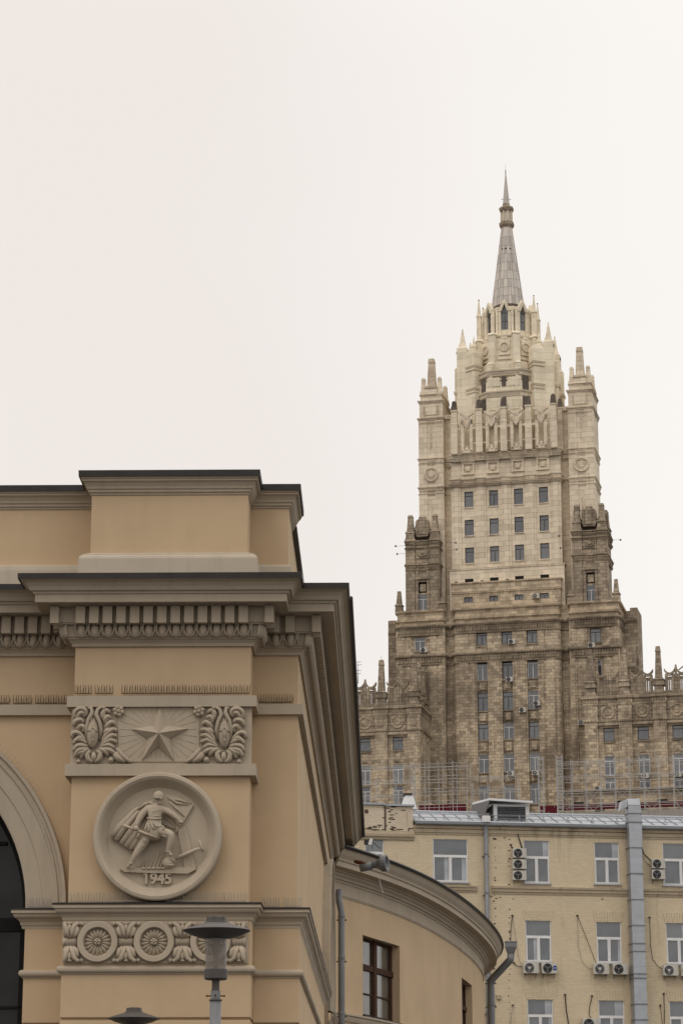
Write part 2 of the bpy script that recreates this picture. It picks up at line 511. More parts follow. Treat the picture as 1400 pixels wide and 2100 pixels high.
front = lambda u, w_, z: (u, w_, z)
side_c = 22.6
sidef = lambda u, w_, z: (-w_, u, z)         # u runs into the depth, outward is +x
wallmb = MB()
arch_wall(wallmb, front, UW, 0, 0, arch_zs, z_top-.3, arch_u, arch_r, .7)
arch_wall(wallmb, sidef, 0, DEP, 0, arch_zs, z_top-.3, side_c, 3.1, .7)
wallmb.add([(UW,0,0),(UW,DEP,0),(UW,DEP,z_top-.3),(UW,0,z_top-.3)], [(0,1,2,3)])
wallmb.add([(UW,DEP,0),(0,DEP,0),(0,DEP,z_top-.3),(UW,DEP,z_top-.3)], [(0,1,2,3)])
wallmb.build('wall', M['ochre'], pav)
MB().box(uL, uR, RS, .02, z_ledge-.3, z_top-.3).build('pilaster', M['ochre'], pav, bevel=.012)
# lower pilaster block with rustication joints
z_j1 = pz(2090, RS); z_l0 = z_ledge-.2
lp = MB()
hgt = 1.0
lp.box(uLb, uRb, RS-.06, .02, z_j1+.025, z_l0)
MB().box(uLb+.03, uRb-.03, RS, .02, z_j1-.03, z_j1+.03).build('joint', M['ochre'], pav)
lp.build('pilaster_base', M['ochre'], pav, bevel=.012)
zz = z_j1
for k in range(3):
    z0 = max(0, zz-hgt)
    MB().box(uLb, uRb, RS-.06, .02, z0, zz-.025).build('rusticated_course', M['ochre'], pav, bevel=.012)
    MB().box(uRb+.02, .05, -.05, .02, z0, zz-.045).build('rusticated_course', M['ochre'], pav, bevel=.012)
    zz -= hgt
    if zz <= 0: break
jm = MB()
zj2 = pz(2098)
jm.box(jamb, uLb-.0, -.05, .3, zj2, z_l0); jm.box(uRb, .05, -.05, .3, zj2, z_l0); jm.box(jamb, uLb, -.05, .3, 0, zj2-.04)
jm.box(.0, .05, .3, side_c-3.1, 0, z_l0)
jm.build('wall_base', M['ochre'], pav, bevel=.012)

# --- main entablature: soffit, corona, cyma and the sheet metal edge
ent = [(0, pz(1345)), (.05, pz(1344,-.05)), (.06, pz(1338,-.06)), (.11, pz(1331,-.11)), (.14, pz(1329,-.14)), (.14, pz(1326,-.14)),
       (.17, pz(1324,-.17)), (.17, pz(1300,-.17)), (.24, pz(1299,-.24)), (.24, pz(1296,-.24)), (.27, pz(1295,-.27)),
       (.27, pz(1263,-.27)), (.40, pz(1262,-.40)), (.44, pz(1258,-.44)), (.66, pz(1255,-.66)), (.68, pz(1254,-.68)),
       (.68, pz(1238,-.68)), (.71, pz(1237,-.71)), (.72, pz(1233,-.72)), (.77, pz(1230,-.77)), (.80, pz(1222,-.8)),
       (.85, pz(1214,-.85)), (.92, pz(1208,-.92)), (.94, pz(1206,-.94))]
MB().sweep(path_up, ent).build('cornice', M['trim'], pav)
ze = pz(1206, -.94)
MB().sweep(path_up, [(.94, ze-.005), (.965, ze-.012), (.97, z_top), (.9, z_top+.02), (-.6, z_top+.10)]).build('cornice_flashing', M['sheet'], pav)
# gutter pipe along the side cornice
MB().tube([(.99, .1, z_top-.03), (1.0, 9, z_top-.05), (.99, 18, z_top-.03), (1.0, DEP, z_top-.05)], .035, 8).build('gutter', M['sheet'], pav)

# dentils: one mesh shared by every block
zd0, zd1 = pz(1296, -.43), pz(1264, -.34)
pitch = (uR-uL)/13.
dm = MB().box(-.086, .086, -.16, .0, zd0-zd1, 0).mesh('dentil'); dm.materials.append(M['trim'])
def place_row(mesh, name, y_off, z, mid, lim=None):
    """repeats along every straight run of the entablature path"""
    n = 0
    P = path_up
    for (a, b) in zip(P, P[1:]):
        d = Vector((b[0]-a[0], b[1]-a[1])); L = d.length; d.normalize()
        nn = Vector((d.y, -d.x))
        if L < 1.5:
            k = 2; 
        k = max(1, int(round((L+ (0)) / pitch)))
        for i in range(k):
            s_ = (i+.5)*L/k
            p = Vector(a)+d*s_+nn*y_off
            # keep concave corners clear
            if p.x < -9.8: continue
            inst(mesh, name, pav, (p.x, p.y, z), rot=(0, 0, atan2(d.y, d.x)))
            n += 1
    return n
nd = place_row(dm, 'dentil', .265, zd1, 0)
dcm = MB().box(-.08, .08, -.08, .08, zd0-zd1, 0).mesh('dentil'); dcm.materials.append(M['trim'])
for cx_, cy_ in ((uL-.35, RS-.35), (uR+.35, RS-.35), (.35, -.35)): inst(dcm, 'dentil', pav, (cx_, cy_, zd1))
# egg and dart
ez0, ez1 = pz(1326, -.2), pz(1299, -.25)
eh = (ez1-ez0)
eg = MB()
eg.ball((0, -.015, -eh*.45), .076, .10, eh*.58, 12, 8)
eg.tube([(-.104, -.04, 0), (-.112, -.045, -eh*.4), (-.07, -.035, -eh*.8), (0, -.02, -eh*1.0), (.07, -.035, -eh*.8), (.112, -.045, -eh*.4), (.104, -.04, 0)], .019, 6)
eg.tube([(.1425, -.055, 0), (.1425, -.045, -eh*.55), (.1425, -.02, -eh*1.0)], [.024, .018, .006], 6)
em = eg.mesh('egg_ornament', True); em.materials.append(M['trim'])
place_row(em, 'egg_ornament', .175, ez1, 0)
lf = MB()
for t in range(-2, 3):
    lf.tube([(t*.012, -.02, 0), (t*.03, -.07, -eh*.35), (t*.036, -.05, -eh*.8), (t*.02, -.01, -eh*1.1)], [.028, .034, .03, .01], 6)
lm_ = lf.mesh('corner_leaf', True); lm_.materials.append(M['trim'])
for cx_, cy_, rz in ((uL-.16, RS-.16, -45), (uR+.16, RS-.16, 45), (.16, -.16, 45)): inst(lm_, 'corner_leaf', pav, (cx_, cy_, ez1), rot=(0, 0, R(rz)))

# --- capital bands
zb0, zb1 = pz(1466, -.1), pz(1444, -.1)
bprof = [(0, zb0+.0), (.045, zb0+.005), (.10, zb0+.012), (.10, zb1), (.06, zb1+.012), (0, zb1+.02)]
MB().sweep([(uL, .0), (uL, 0)][:0]+[(UW, 0), (uL, 0)], bprof).build('capital_band', M['trim'], pav)
MB().sweep([(uR, 0), (0, 0), (0, DEP)], bprof).build('capital_band', M['trim'], pav)
MB().sweep([(uL, 0), (uL, RS), (uR, RS), (uR, 0)], [(0, zb0+.0), (.05, zb0+.005), (.115, zb0+.0), (.115, zb1), (.06, zb1+.012), (0, zb1+.02)]).build('capital_band', M['trim'], pav, label='upper capital band over the star panel')
zc0, zc1 = pz(1590, RS-.1), pz(1566, RS-.1)
MB().sweep([(uL, 0), (uL, RS), (uR, RS), (uR, 0)], [(0, zc0), (.115, zc0), (.115, zc1), (.06, zc1+.01), (0, zc1+.02)]).build('lower_capital_band', M['trim'], pav)

# --- ledge at the springing of the arch, with a thin sheet metal top
lz = lambda y, o: pz(y, -o)
led = [(0, lz(1905,0)), (.055, lz(1904,.05)), (.06, lz(1899,.06)), (.08, lz(1896,.08)), (.09, lz(1890,.09)), (.13, lz(1884,.13)), (.18, lz(1880,.18)),
       (.195, lz(1877,.2)), (.20, lz(1873,.2)), (.235, lz(1871,.235)), (.235, lz(1864,.235))]
lcap = [(.235, lz(1864,.235)), (.25, lz(1864,.25)-.004), (.252, lz(1861,.25)), (0, lz(1861,.25)+.035)]
pathA = [(jamb, .7), (jamb, 0), (uL, 0), (uL, RS), (uR, RS), (uR, 0), (0, 0), (0, side_c-3.1), (-.7, side_c-3.1)]
MB().sweep(pathA, led).build('ledge', M['trim'], pav)
MB().sweep(pathA, lcap).build('ledge_flashing', M['sheet'], pav)
pathB = [(jamb, .7), (jamb, -.05), (uLb, -.05), (uLb, RS-.06), (uRb, RS-.06), (uRb, -.05), (.05, -.05), (.05, side_c-3.1), (-.7, side_c-3.1)]
tz0, tz1 = pz(2003, -.1), pz(1988, -.1)
tr = (tz1-tz0)/2
MB().sweep(pathB, [(-.01, tz0-.02), (.02, tz0-.02), (.02, tz0)]+[(.02+tr*.9*cos(t), (tz0+tz1)/2+tr*sin(t)) for t in [R(a) for a in range(-90, 91, 20)]]+[(-.01, tz1)]).build('torus_moulding', M['trim'], pav, smooth=False)
# other side beyond the side arch
MB().sweep([(0, side_c+3.1), (0, DEP)], led).build('ledge', M['trim'], pav)

# --- arches
ap = [(arch_r, -.3), (arch_r, .07), (arch_r+.03, .085), (arch_r+.30, .085), (arch_r+.31, .11), (arch_r+.55, .12), (arch_r+.57, .15), (arch_r+.60, .16), (arch_r+.62, .13),
      (arch_r+.66, .13), (arch_r+.69, .19), (arch_r+.75, .20), (arch_ro, .17), (arch_ro, 0)]
archivolt(MB(), front, arch_u, arch_zs, ap).build('archivolt', M['trim'], pav)
sr = 3.1-arch_r
archivolt(MB(), sidef, side_c, arch_zs, [(r+sr, o*1.15) for r, o in ap]).build('archivolt', M['trim'], pav)
# dark glazing
def arch_window(fn, cu, r, name):
    mb = MB()
    archivolt(mb, fn, cu, arch_zs, [(r+.02, -.62), (r+.02, -.45), (r-.12, -.45), (r-.12, -.62)], 40)
    def bar(u0, u1, z0, z1, w0=.48, w1=.62):
        a = [fn(u0,w0,z0), fn(u1,w0,z0), fn(u1,w1,z0), fn(u0,w1,z0), fn(u0,w0,z1), fn(u1,w0,z1), fn(u1,w1,z1), fn(u0,w1,z1)]
        mb.add(a, [(0,3,2,1),(4,5,6,7),(0,1,5,4),(1,2,6,5),(2,3,7,6),(3,0,4,7)])
    for s_ in (-1, 1): bar(cu+s_*(r-.10)-.06, cu+s_*(r-.10)+.08, 0, arch_zs)
    for s_ in (-1, -.33, .33, 1): bar(cu+s_*(r*.62)-.05, cu+s_*(r*.62)+.05, 0, arch_zs+r*(.9 if abs(s_) < .5 else .72))
    bar(cu-r, cu+r, arch_zs-.35, arch_zs-.1); bar(cu-r, cu+r, 2.9, 3.1)
    bar(cu-r*.85, cu+r*.85, arch_zs+1.25, arch_zs+1.31)
    bar(cu-r, cu+r, arch_zs-1.75, arch_zs-1.70)
    o = mb.build(name, M['blackframe'], pav)
    gm = MB()
    n = 40
    pts = [fn(cu+(r+.01)*cos(pi*i/n), .56, arch_zs+(r+.01)*sin(pi*i/n)) for i in range(n+1)]+[fn(cu-r, .56, 0), fn(cu+r, .56, 0)]
    gm.add(pts, [tuple(range(len(pts)))])
    gm.build('pane', M['glassdark'], o)
arch_window(front, arch_u, arch_r, 'arched_window')
arch_window(sidef, side_c, 3.1, 'arched_window')

# --- attic above the cornice
A0, A1 = .1, 1.1
aL, aR = PV.U(187, 1080, A0), PV.U(508, 1080, A0)
a_end = PV.U(592, 1080, A1)
za = lambda y, w_: PV.Z(560, y, w_)
z_at = za(1003, A1-.22)
att = MB()
att.box(UW+.6, a_end, A1, DEP-1, z_att0-.1, z_at-.03)
att.box(aL, aR, A0, A1+.01, z_att0-.1, z_at-.03)
att.build('attic_wall', M['ochre'], pav, bevel=.01)
cpath = [(UW+.6, A1), (aL, A1), (aL, A0), (aR, A0), (aR, A1), (a_end, A1), (a_end, A1+1.75)]
cp = [(0, za(1044, A1)), (.02, za(1043, A1)), (.025, za(1040, A1)), (.055, za(1038, A1)), (.06, za(1034, A1)), (.085, za(1032, A1)), (.095, za(1028, A1)), (.13, za(1022, A1)),
      (.165, za(1018, A1)), (.175, za(1014, A1-.17)), (.175, za(1011, A1-.17)), (.20, za(1008, A1-.2)), (.205, za(1004, A1-.2))]
MB().sweep(cpath, cp).build('attic_cornice', M['trim'], pav)
MB().sweep(cpath, [(.205, za(1004, A1-.2)), (.235, za(1004, A1-.22)-.01), (.24, za(993, A1-.22)), (-1.0, za(993, A1-.22)+.1)]).build('attic_flashing', M['zinc' if False else 'sheet'], pav)
zc = za(1043, A1)
MB().box(a_end-.1, a_end+.10, A1+1.75, DEP-1, z_at-.30, z_at-.22).build('side_coping', M['sheet'], pav)
bp = [(0, z_att0), (.17, z_att0), (.17, za(1172, A1-.15)), (.165, za(1166, A1)), (.14, za(1163, A1)), (0, za(1161, A1))]
bp = [(0, z_att0-.05), (.17, z_att0-.05), (.17, za(1168, A1-.15)), (.155, za(1163, A1)), (.10, za(1160, A1)), (0, za(1158, A1))]
MB().sweep([(UW+.6, A1), (aL, A1)], bp).build('attic_plinth', M['plinth'], pav)
MB().sweep([(aR, A1), (a_end, A1), (a_end, DEP-1)], [(o*.35, z) for o, z in bp]).build('attic_plinth', M['plinth'], pav)
zp = PV.Z(340, 1131, A0-.2)
MB().sweep([(aL, A1), (aL, A0), (aR, A0), (aR, A1)], [(0, z_att0-.05), (.20, z_att0-.05), (.20, zp-.13), (.185, zp-.085), (.15, zp-.055), (.135, zp-.05), (.13, zp-.02), (.10, zp-.015), (.02, zp+.02), (0, zp+.02)]).build('attic_plinth', M['plinth'], pav)
MB().box(UW+.5, a_end-.05, A1+.1, DEP-1.1, z_at-.03, z_at+.0).build('roof', M['sheet'], pav)
MB().add([(UW,0,z_top-.3),(0,0,z_top-.3),(0,DEP,z_top-.3),(UW,DEP,z_top-.3)], [(0,1,2,3)]).build('ceiling', M['trim'], pav)

# --- star panel between the capital bands
S = lambda x, y, d=0.: (PV.U(x, y, RS-d), RS-d, PV.Z(x, y, RS-d))
def S2(x, y): return (PV.U(x, y, RS), PV.Z(x, y, RS))
MB().box(uL-.03, uR+.03, RS-.03, RS+.01, zc1, zb0+.005).build('panel_ground', M['relief'], pav)
def pr(pts, d0, d1, taper=1.):
    return MB().prism([S2(*p) for p in pts], RS-d1, RS-d0, taper)
octg = [(262,1450),(392,1450),(409,1468),(409,1536),(392,1563),(262,1563),(243,1536),(243,1468)]
sp_ = pr(octg[::-1], .03, .05).build('star_panel', M['relief'], pav)
rays = MB()
cx, cy = 325., 1502.
for k in range(32):
    t = 2*pi*(k+.5)/32
    r0, r1 = 34., 90.
    c, s_ = cos(t), sin(t)
    for lim, q in ((78, c), (51, s_)):
        if abs(q) > 1e-6: r1 = min(r1, lim/abs(q))
    if r1 < r0+4: continue
    a = S(cx+c*r0, cy+s_*r0, .05); b = S(cx+c*r1, cy+s_*r1, .05)
    rays.tube([a, b], [.004, .010], 5)
rays.build('ray_relief', M['relief'], sp_)
tips = [(328,1452),(385,1494),(357,1560),(291,1559),(271,1495)]
ctr = (326, 1503)
st = MB()
pts = []
for i in range(5):
    a, b = tips[i], tips[(i+1) % 5]
    pts.append(a)
    mxp, myp = (a[0]+b[0])/2, (a[1]+b[1])/2
    k = .50
    pts.append((ctr[0]+(mxp-ctr[0])*k, ctr[1]+(myp-ctr[1])*k))
base = [S(*p, .05) for p in pts]; mid = [S(*p, .075) for p in pts]
v = base+mid+[S(*ctr, .28)]
st.add(v, [(i, i+10, (i+1) % 10+10, (i+1) % 10) for i in range(10)]+[(10+i, 20, 10+(i+1) % 10) for i in range(10)])
st.build('star', M['relief'], sp_)

# --- acanthus ornaments left and right of the star
def acanthus(flip):
    """leaf ornament; stroke coordinates are in a 3.5x enlargement of the panel"""
    px = .0088
    zq = px/3.5
    def p(zx, zy, d):
        if flip: zx = 1370-zx
        return S(130+zx/3.5, 1430+zy/3.5, d)
    root = MB()
    root.ball(p(213,262,.07), 45*zq, .13, 108*zq, 18, 12)
    o = root.build('bud', M['relief'], pav, smooth=True)
    hk = MB()
    def stroke(mb, pts, r, d=.09, vein=True, fat=None):
        q_ = []
        for i in range(len(pts)-1):
            p0, p1, p2, p3 = pts[max(i-1,0)], pts[i], pts[i+1], pts[min(i+2,len(pts)-1)]
            for t in (0, .33, .67):
                q_.append(tuple(.5*((2*p1[a])+(-p0[a]+p2[a])*t+(2*p0[a]-5*p1[a]+4*p2[a]-p3[a])*t*t+(-p0[a]+3*p1[a]-3*p2[a]+p3[a])*t**3) for a in (0,1)))
        pts = q_+[pts[-1]]
        n = len(pts)
        rad = [r*(.55+.55*sin(pi*min(1, (i+.6)/n)))*zq for i in range(n)]
        mb.tube([p(x, y, d+.03*sin(pi*i/max(1, n-1))) for i, (x, y) in enumerate(pts)], rad, 8)
        if vein: mb.tube([p(x, y, d+.03*sin(pi*i/max(1, n-1))+rad[i]*.95) for i, (x, y) in enumerate(pts)], [q*.22 for q in rad], 5)
    for s_ in (-1, 1):
        hk.tube([p(213+s_*8,150,.14), p(213+s_*10,200,.185), p(213+s_*14,250,.20), p(213+s_*6,300,.205)], [3*zq, 5*zq, 5*zq, 3*zq], 6)
        hk.tube([p(213+s_*2,212,.20), p(213+s_*22,238,.19), p(213+s_*38,248,.15)], [6*zq, 8*zq, 4*zq], 6)
    hk.ball(p(213,305,.20), 9*zq, .02, 13*zq, 8, 6)
    hk.build('bud_veins', M['relief'], o, smooth=True)
    lv = MB()
    lv.tube([p(168,300,.08), p(166,230,.12), p(180,160,.14), p(208,110,.14), p(200,76,.13), p(178,80,.12)], [12*zq,13*zq,14*zq,15*zq,13*zq,9*zq], 9)
    lv.tube([p(262,300,.08), p(272,230,.12), p(258,170,.14), p(236,120,.14), p(250,84,.13), p(280,70,.13)], [12*zq,13*zq,14*zq,15*zq,13*zq,10*zq], 9)
    lv.ball(p(292,76,.12), 14*zq, .05, 14*zq, 10, 7)
    for a, b, rx, rz, t in ((125,200,42,95,.1), (118,350,48,62,0), (320,200,34,80,-.1), (325,320,52,58,0)):
        lv.ball(p(a,b,.03), rx*zq, .06, rz*zq, 14, 10, rot=0)
    L_ = [((85,150),(82,110),(115,82),(155,90),(165,120),(148,140)), ((100,150),(118,118),(140,112),(142,132)), ((75,205),(88,172),(125,162),(148,185)), ((100,232),(128,206),(152,222),(140,250)),
          ((62,290),(72,258),(112,258),(165,315)), ((72,335),(100,302),(140,312),(172,335)), ((74,385),(98,350),(140,345),(178,352)), ((86,425),(104,386),(140,372),(180,364)), ((130,438),(140,400),(160,380),(184,372)),
          ((100,410),(125,395),(150,385)), ((88,312),(118,290),(150,300)),
          ((335,112),(308,92),(286,112),(290,150),(306,160)), ((342,152),(318,138),(300,160),(312,190)), ((372,196),(348,178),(318,198),(304,226)), ((330,226),(312,240),(296,262)),
          ((386,238),(352,232),(312,262),(280,318)), ((384,280),(348,272),(308,302),(276,336)), ((384,324),(340,306),(300,326),(270,346)), ((366,366),(330,342),(296,346),(264,354)), ((374,408),(342,384),(304,372),(262,364)),
          ((320,418),(306,392),(278,376),(254,372)), ((196,384),(172,410),(186,452),(214,462)), ((240,384),(266,404),(254,448),(222,462)), ((218,400),(220,430),(218,455)),
          ((388,366),(412,402),(448,440),(492,466)), ((380,396),(404,440),(446,462)), ((366,400),(384,432),(412,460))]
    for st_ in L_: stroke(lv, st_, 18, .075)
    for cx_, cy_, r_ in ((345,450,24), (110,462,18), (300,120,9), (325,165,9), (120,235,8), (108,208,8)):
        lv.ball(p(cx_,cy_,.07), r_*zq, .055, r_*zq, 12, 8)
        lv.ball(p(cx_,cy_,.115), r_*.4*zq, .03, r_*.4*zq, 8, 6)
    lv.build('leaf_scrolls', M['relief'], o, smooth=True)
    rs = MB()
    for k in range(6):
        t = 2*pi*k/6+.3
        rs.ball(p(397+27*cos(t), 98+27*sin(t), .10), 17*zq, .045, 17*zq, 10, 7)
    rs.ball(p(397, 98, .13), 15*zq, .04, 15*zq, 10, 7)
    rs.build('rosette', M['relief'], o, smooth=True)
acanthus(False)
acanthus(True)

# --- rosette frieze under the ledge
RB = RS-.06
zf0, zf1 = PV.Z(325, 1976, RB), PV.Z(325, 1889, RB)
S3 = lambda x, y, d=0.: (PV.U(x, y, RB-d), RB-d, PV.Z(x, y, RB-d))
MB().box(uLb+.03, uRb-.05, RB-.035, RB+.01, zf0, zf1).build('frieze_ground', M['relief'], pav)
px = .00872
ring = MB()
ring.lathe(0, 0, [(28*px, .01), (28.5*px, -.075), (30*px, -.095), (40*px, -.10), (41.5*px, -.08), (41.5*px, .01)], 40, axis='y', cap=False)
ringm = ring.mesh('rosette_ring', False); ringm.materials.append(M['relief'])
pet = MB().ball((0, -.03, 17.5*px), 4.0*px, .038, 10*px, 8, 8)
pet.tube([(0, -.06, 9*px), (0, -.075, 17*px), (0, -.055, 24*px)], [.4*px, 1*px, .5*px], 6)
petm = pet.mesh('petal', True); petm.materials.append(M['relief'])
bs = MB().ball((0, -.05, 0), 7.5*px, .05, 7.5*px, 12, 8)
for k in range(5): bs.ball((4.6*px*cos(k*1.257+.3), -.085, 4.6*px*sin(k*1.257+.3)), 2.8*px, .03, 2.8*px, 8, 6)
bs.ball((0, -.1, 0), 2.4*px, .03, 2.4*px, 8, 6)
bsm = bs.mesh('boss', True); bsm.materials.append(M['relief'])
for x in (201, 316.5, 432):
    c = S3(x, 1932, .035)
    r_ = inst(ringm, 'rosette', pav, c)
    for k in range(18):
        inst(petm, 'petal', r_, (0, .02, 0), rot=(0, R(20*k), 0))
    inst(bsm, 'boss', r_)
def palmette(x, half=0, cut=0):
    P = lambda dx, dy, d: S3(x+dx, 1932+dy, .035+d)
    mb = MB()
    rng = (-1, 1) if not half else ((1,) if half > 0 else (-1,))
    for sy in (-1, 1):
        for s_ in rng:
            mb.tube([P(s_*2, sy*9, .04), P(s_*6, sy*20, .07), P(s_*9, sy*32, .07), P(s_*(17 if s_ != cut else 11), sy*39, .06), P(s_*(21 if s_ != cut else 13), sy*37, .04)], [q*px for q in (3.4,5.4,5.2,4.2,3)], 8)
            mb.tube([P(s_*7, sy*10, .03), P(s_*(14 if s_ != cut else 10), sy*17, .06), P(s_*(16 if s_ != cut else 10), sy*26, .06), P(s_*(13 if s_ != cut else 9), sy*33, .04)], [q*px for q in ((3.6,5.4,5,3.4) if s_ != cut else (3,3.6,3,2))], 8)
            if s_ != cut: mb.ball(P(s_*25, sy*37.5, .03), 4.4*px, .04, 4.4*px, 10, 6)
            if s_ != cut: mb.ball(P(s_*18, sy*39, .02), 4*px, .03, 3*px, 10, 6)
        mb.ball(P(0, sy*29, .05), 4.6*px, .05, 9*px, 10, 7)
        mb.ball(P(0, sy*38, .04), 6*px, .05, 3*px, 10, 6)
    a, b = P(-14, -8, 0), P(14, 8, 0)
    x0 = a[0] if half <= 0 else P(-2, 0, 0)[0]
    x1 = b[0] if half >= 0 else P(2, 0, 0)[0]
    mb.box(x0, x1, a[1]-.045, a[1], min(a[2], b[2]), max(a[2], b[2]))
    for k in range(-4, 5):
        if x0 < P(k*3.2, 0, 0)[0]-.03 and P(k*3.2, 0, 0)[0]+.03 < x1:
            mb.tube([P(k*3.2-2, 5, .05), P(k*3.2+2, -5, .05)], .9*px, 6)
    mb.build('palmette', M['relief'], pav, smooth=True)
for x, h, c in ((143, 0, -1), (259, 0, 0), (374.5, 0, 0), (490, 0, 1)): palmette(x, h, c)

# --- medallion
MC = (325., 1718.)
mc = S(*MC)
MPX = .00880
med = MB().lathe(mc[0], mc[2], [(0, RS-.055), (103*MPX, RS-.055), (104*MPX, RS-.075), (106*MPX, RS-.09), (110*MPX, RS-.14), (118*MPX, RS-.24), (123*MPX, RS-.27), (129*MPX, RS-.26), (131.5*MPX, RS-.235), (132*MPX, RS)], 96, axis='y', cap=False)
med = med.build('medallion', M['relief'], pav, smooth=False, label='round relief medallion of a caped soldier above the year 1945')
MD = RS-.055
def Q(zx, zy, d=0.):
    x, y = 180+zx/4.828, 1580+zy/4.828
    return (mc[0]+(x-MC[0])*MPX, MD-d*1.3, mc[2]-(y-MC[1])*MPX)
zp_ = MPX/4.828
def qprism(pts, d0, d1, taper=1.):
    return MB().prism([(Q(*p)[0], Q(*p)[2]) for p in pts], MD-d1, MD-d0, taper)
def slab(pts, d0, d1, name):
    return qprism(pts, d0, d1, .97).build(name, M['relief'], med)
slab([(330,985),(420,975),(700,968),(980,970),(1085,975),(1090,990),(1010,1030),(620,1024),(370,1012)], 0, .075, 'ground_slab')
slab([(735,262),(780,240),(880,258),(960,300),(1045,345),(955,500),(880,630),(860,590),(740,540),(700,420)], 0, .045, 'banner')
bf = MB()
for a, b, c in (((780,262),(880,330),(1000,352)), ((790,290),(900,300),(1030,340)), ((800,320),(900,400),(960,470)), ((760,480),(840,520),(880,600)), ((780,440),(860,500),(910,560))):
    bf.tube([Q(*a,.035), Q(*b,.045), Q(*c,.035)], [6*zp_, 15*zp_, 5*zp_], 7)
bf.tube([Q(1045,345,.03), Q(955,505,.04), Q(885,635,.04)], 5*zp_, 6)
bf.build('banner_folds', M['relief'], med, smooth=True)
slab([(890,585),(975,560),(1082,965),(1075,990),(972,990)], 0, .055, 'boundary_post')
pl = MB()
for k in range(3):
    pl.tube([Q(900+k*28,600,.056), Q(985+k*28,960,.056)], 1.8*zp_, 6)
pl.build('post_grooves', M['relief'], med)
hm = MB().tube([Q(885,885,.05), Q(930,862,.08), Q(1000,835,.10), (Q(1080,800,.10)), Q(1135,785,.09)], [10*zp_, 17*zp_, 20*zp_, 18*zp_, 14*zp_], 8)
hm.tube([Q(1105,700,.07), Q(1128,740,.09), Q(1142,790,.10), Q(1150,815,.08)], [7*zp_, 13*zp_, 15*zp_, 10*zp_], 8)
hm.build('fallen_standard', M['relief'], med, smooth=True)
slab([(505,945),(560,905),(780,790),(745,965),(510,980)], 0, .03, 'sheaf')
sh = MB()
for k in range(6): sh.tube([Q(530+k*36, 970, .03), Q(560+k*38, 915-k*20, .035), Q(580+k*36,895-k*19,.03)], [5*zp_,7*zp_,4*zp_], 6)
for k in range(5): sh.ball(Q(570+k*48, 978, .06), 26*zp_, .03, 12*zp_, 10, 6)
sh.build('sheaf_ribs', M['relief'], med, smooth=True)
gl = MB().ball(Q(815,925,.05), 66*zp_, .09, 60*zp_, 18, 12)
gl.tube([Q(830,885,.12), Q(860,900,.13), Q(880,930,.10)], [5*zp_,9*zp_,5*zp_], 6)
gl.tube([Q(800,950,.13), Q(840,955,.135), Q(875,945,.10)], [4*zp_,8*zp_,4*zp_], 6)
gl.build('fallen_helmet', M['relief'], med, smooth=True)
# cape
cpm = MB()
folds = [((600,340),(470,400),(330,560),(240,670),30), ((605,350),(490,430),(380,560),(290,700),30), ((600,370),(520,470),(430,620),(340,735),30),
         ((600,380),(530,520),(470,660),(385,765),30), ((610,420),(560,560),(500,690),(430,790),26), ((620,480),(580,600),(540,700),(475,795),22)]
for a, b, c, d, wd in folds:
    cpm.tube([Q(*a,.05), Q(*b,.055), Q(*c,.06), Q(*d,.055)], [12*zp_, 20*zp_, (wd+6)*zp_, (wd-2)*zp_], 10, flat=.75)
cpm.tube([Q(700,345,.13), Q(640,330,.13), Q(570,345,.09), Q(500,395,.07)], [10*zp_,16*zp_,18*zp_,12*zp_], 8)
cpm.tube([Q(600,330,.12), Q(660,355,.16), Q(720,360,.16)], [10*zp_,12*zp_,6*zp_], 8)
cpm.build('cape', M['relief'], med, smooth=True)
# soldier: one continuous body
def grow(name, J, E_, parent, mat):
    """skin a joint chain and keep the result as a plain mesh"""
    bm = bmesh.new(); me = bpy.data.meshes.new(name+'_joints')
    sk = bm.verts.layers.skin.verify()
    vs_ = [bm.verts.new(Q(*j[:3])) for j in J]
    for a, b in E_: bm.edges.new((vs_[a], vs_[b]))
    for i, j in enumerate(J):
        vs_[i][sk].radius = (j[3]*zp_, j[4]*zp_)
        vs_[i][sk].use_root = (i == 0)
    bm.to_mesh(me); bm.free()
    o = bpy.data.objects.new(name+'_joints', me); col.objects.link(o)
    s_ = o.modifiers.new('skin', 'SKIN'); s_.branch_smoothing = .2
    u_ = o.modifiers.new('subd', 'SUBSURF'); u_.levels = 2; u_.render_levels = 2
    dg = bpy.context.evaluated_depsgraph_get()
    nm = bpy.data.meshes.new_from_object(o.evaluated_get(dg))
    nm.name = name
    bpy.data.objects.remove(o)
    nm.materials.clear(); nm.materials.append(mat); nm.shade_smooth()
    q = bpy.data.objects.new(name, nm); col.objects.link(q); q.parent = parent
    return q
J = [(665,600,.13,62,50),   # 0 pelvis
     (668,510,.14,64,48),   # 1 waist
     (672,430,.14,82,54),   # 2 chest
     (680,372,.14,52,40),   # 3 upper chest
     (706,340,.15,24,24),   # 4 neck
     (716,300,.17,36,40),   # 5 head
     (716,272,.17,34,34),   # 6 crown
     (598,392,.13,46,42),   # 7 shoulder (viewer left)
     (535,470,.14,40,38),   # 8 elbow
     (500,535,.16,30,30),   # 9 wrist
     (492,588,.17,26,24),   # 10 hand
     (755,398,.13,44,40),   # 11 shoulder right
     (838,448,.13,37,34),   # 12 elbow
     (905,500,.12,27,26),   # 13 wrist
     (932,528,.12,26,24),   # 14 hand
     (612,660,.12,54,46),   # 15 hip left
     (560,745,.13,50,46),   # 16 knee left
     (490,850,.12,38,36),   # 17 calf
     (442,935,.10,22,22),   # 18 ankle
     (400,975,.08,22,20),   # 19 toe
     (745,625,.15,52,46),   # 20 hip right
     (845,655,.18,48,44),   # 21 knee right
     (830,745,.16,38,36),   # 22 calf
     (808,820,.14,26,24),   # 23 ankle
     (850,868,.14,22,20)]   # 24 toe
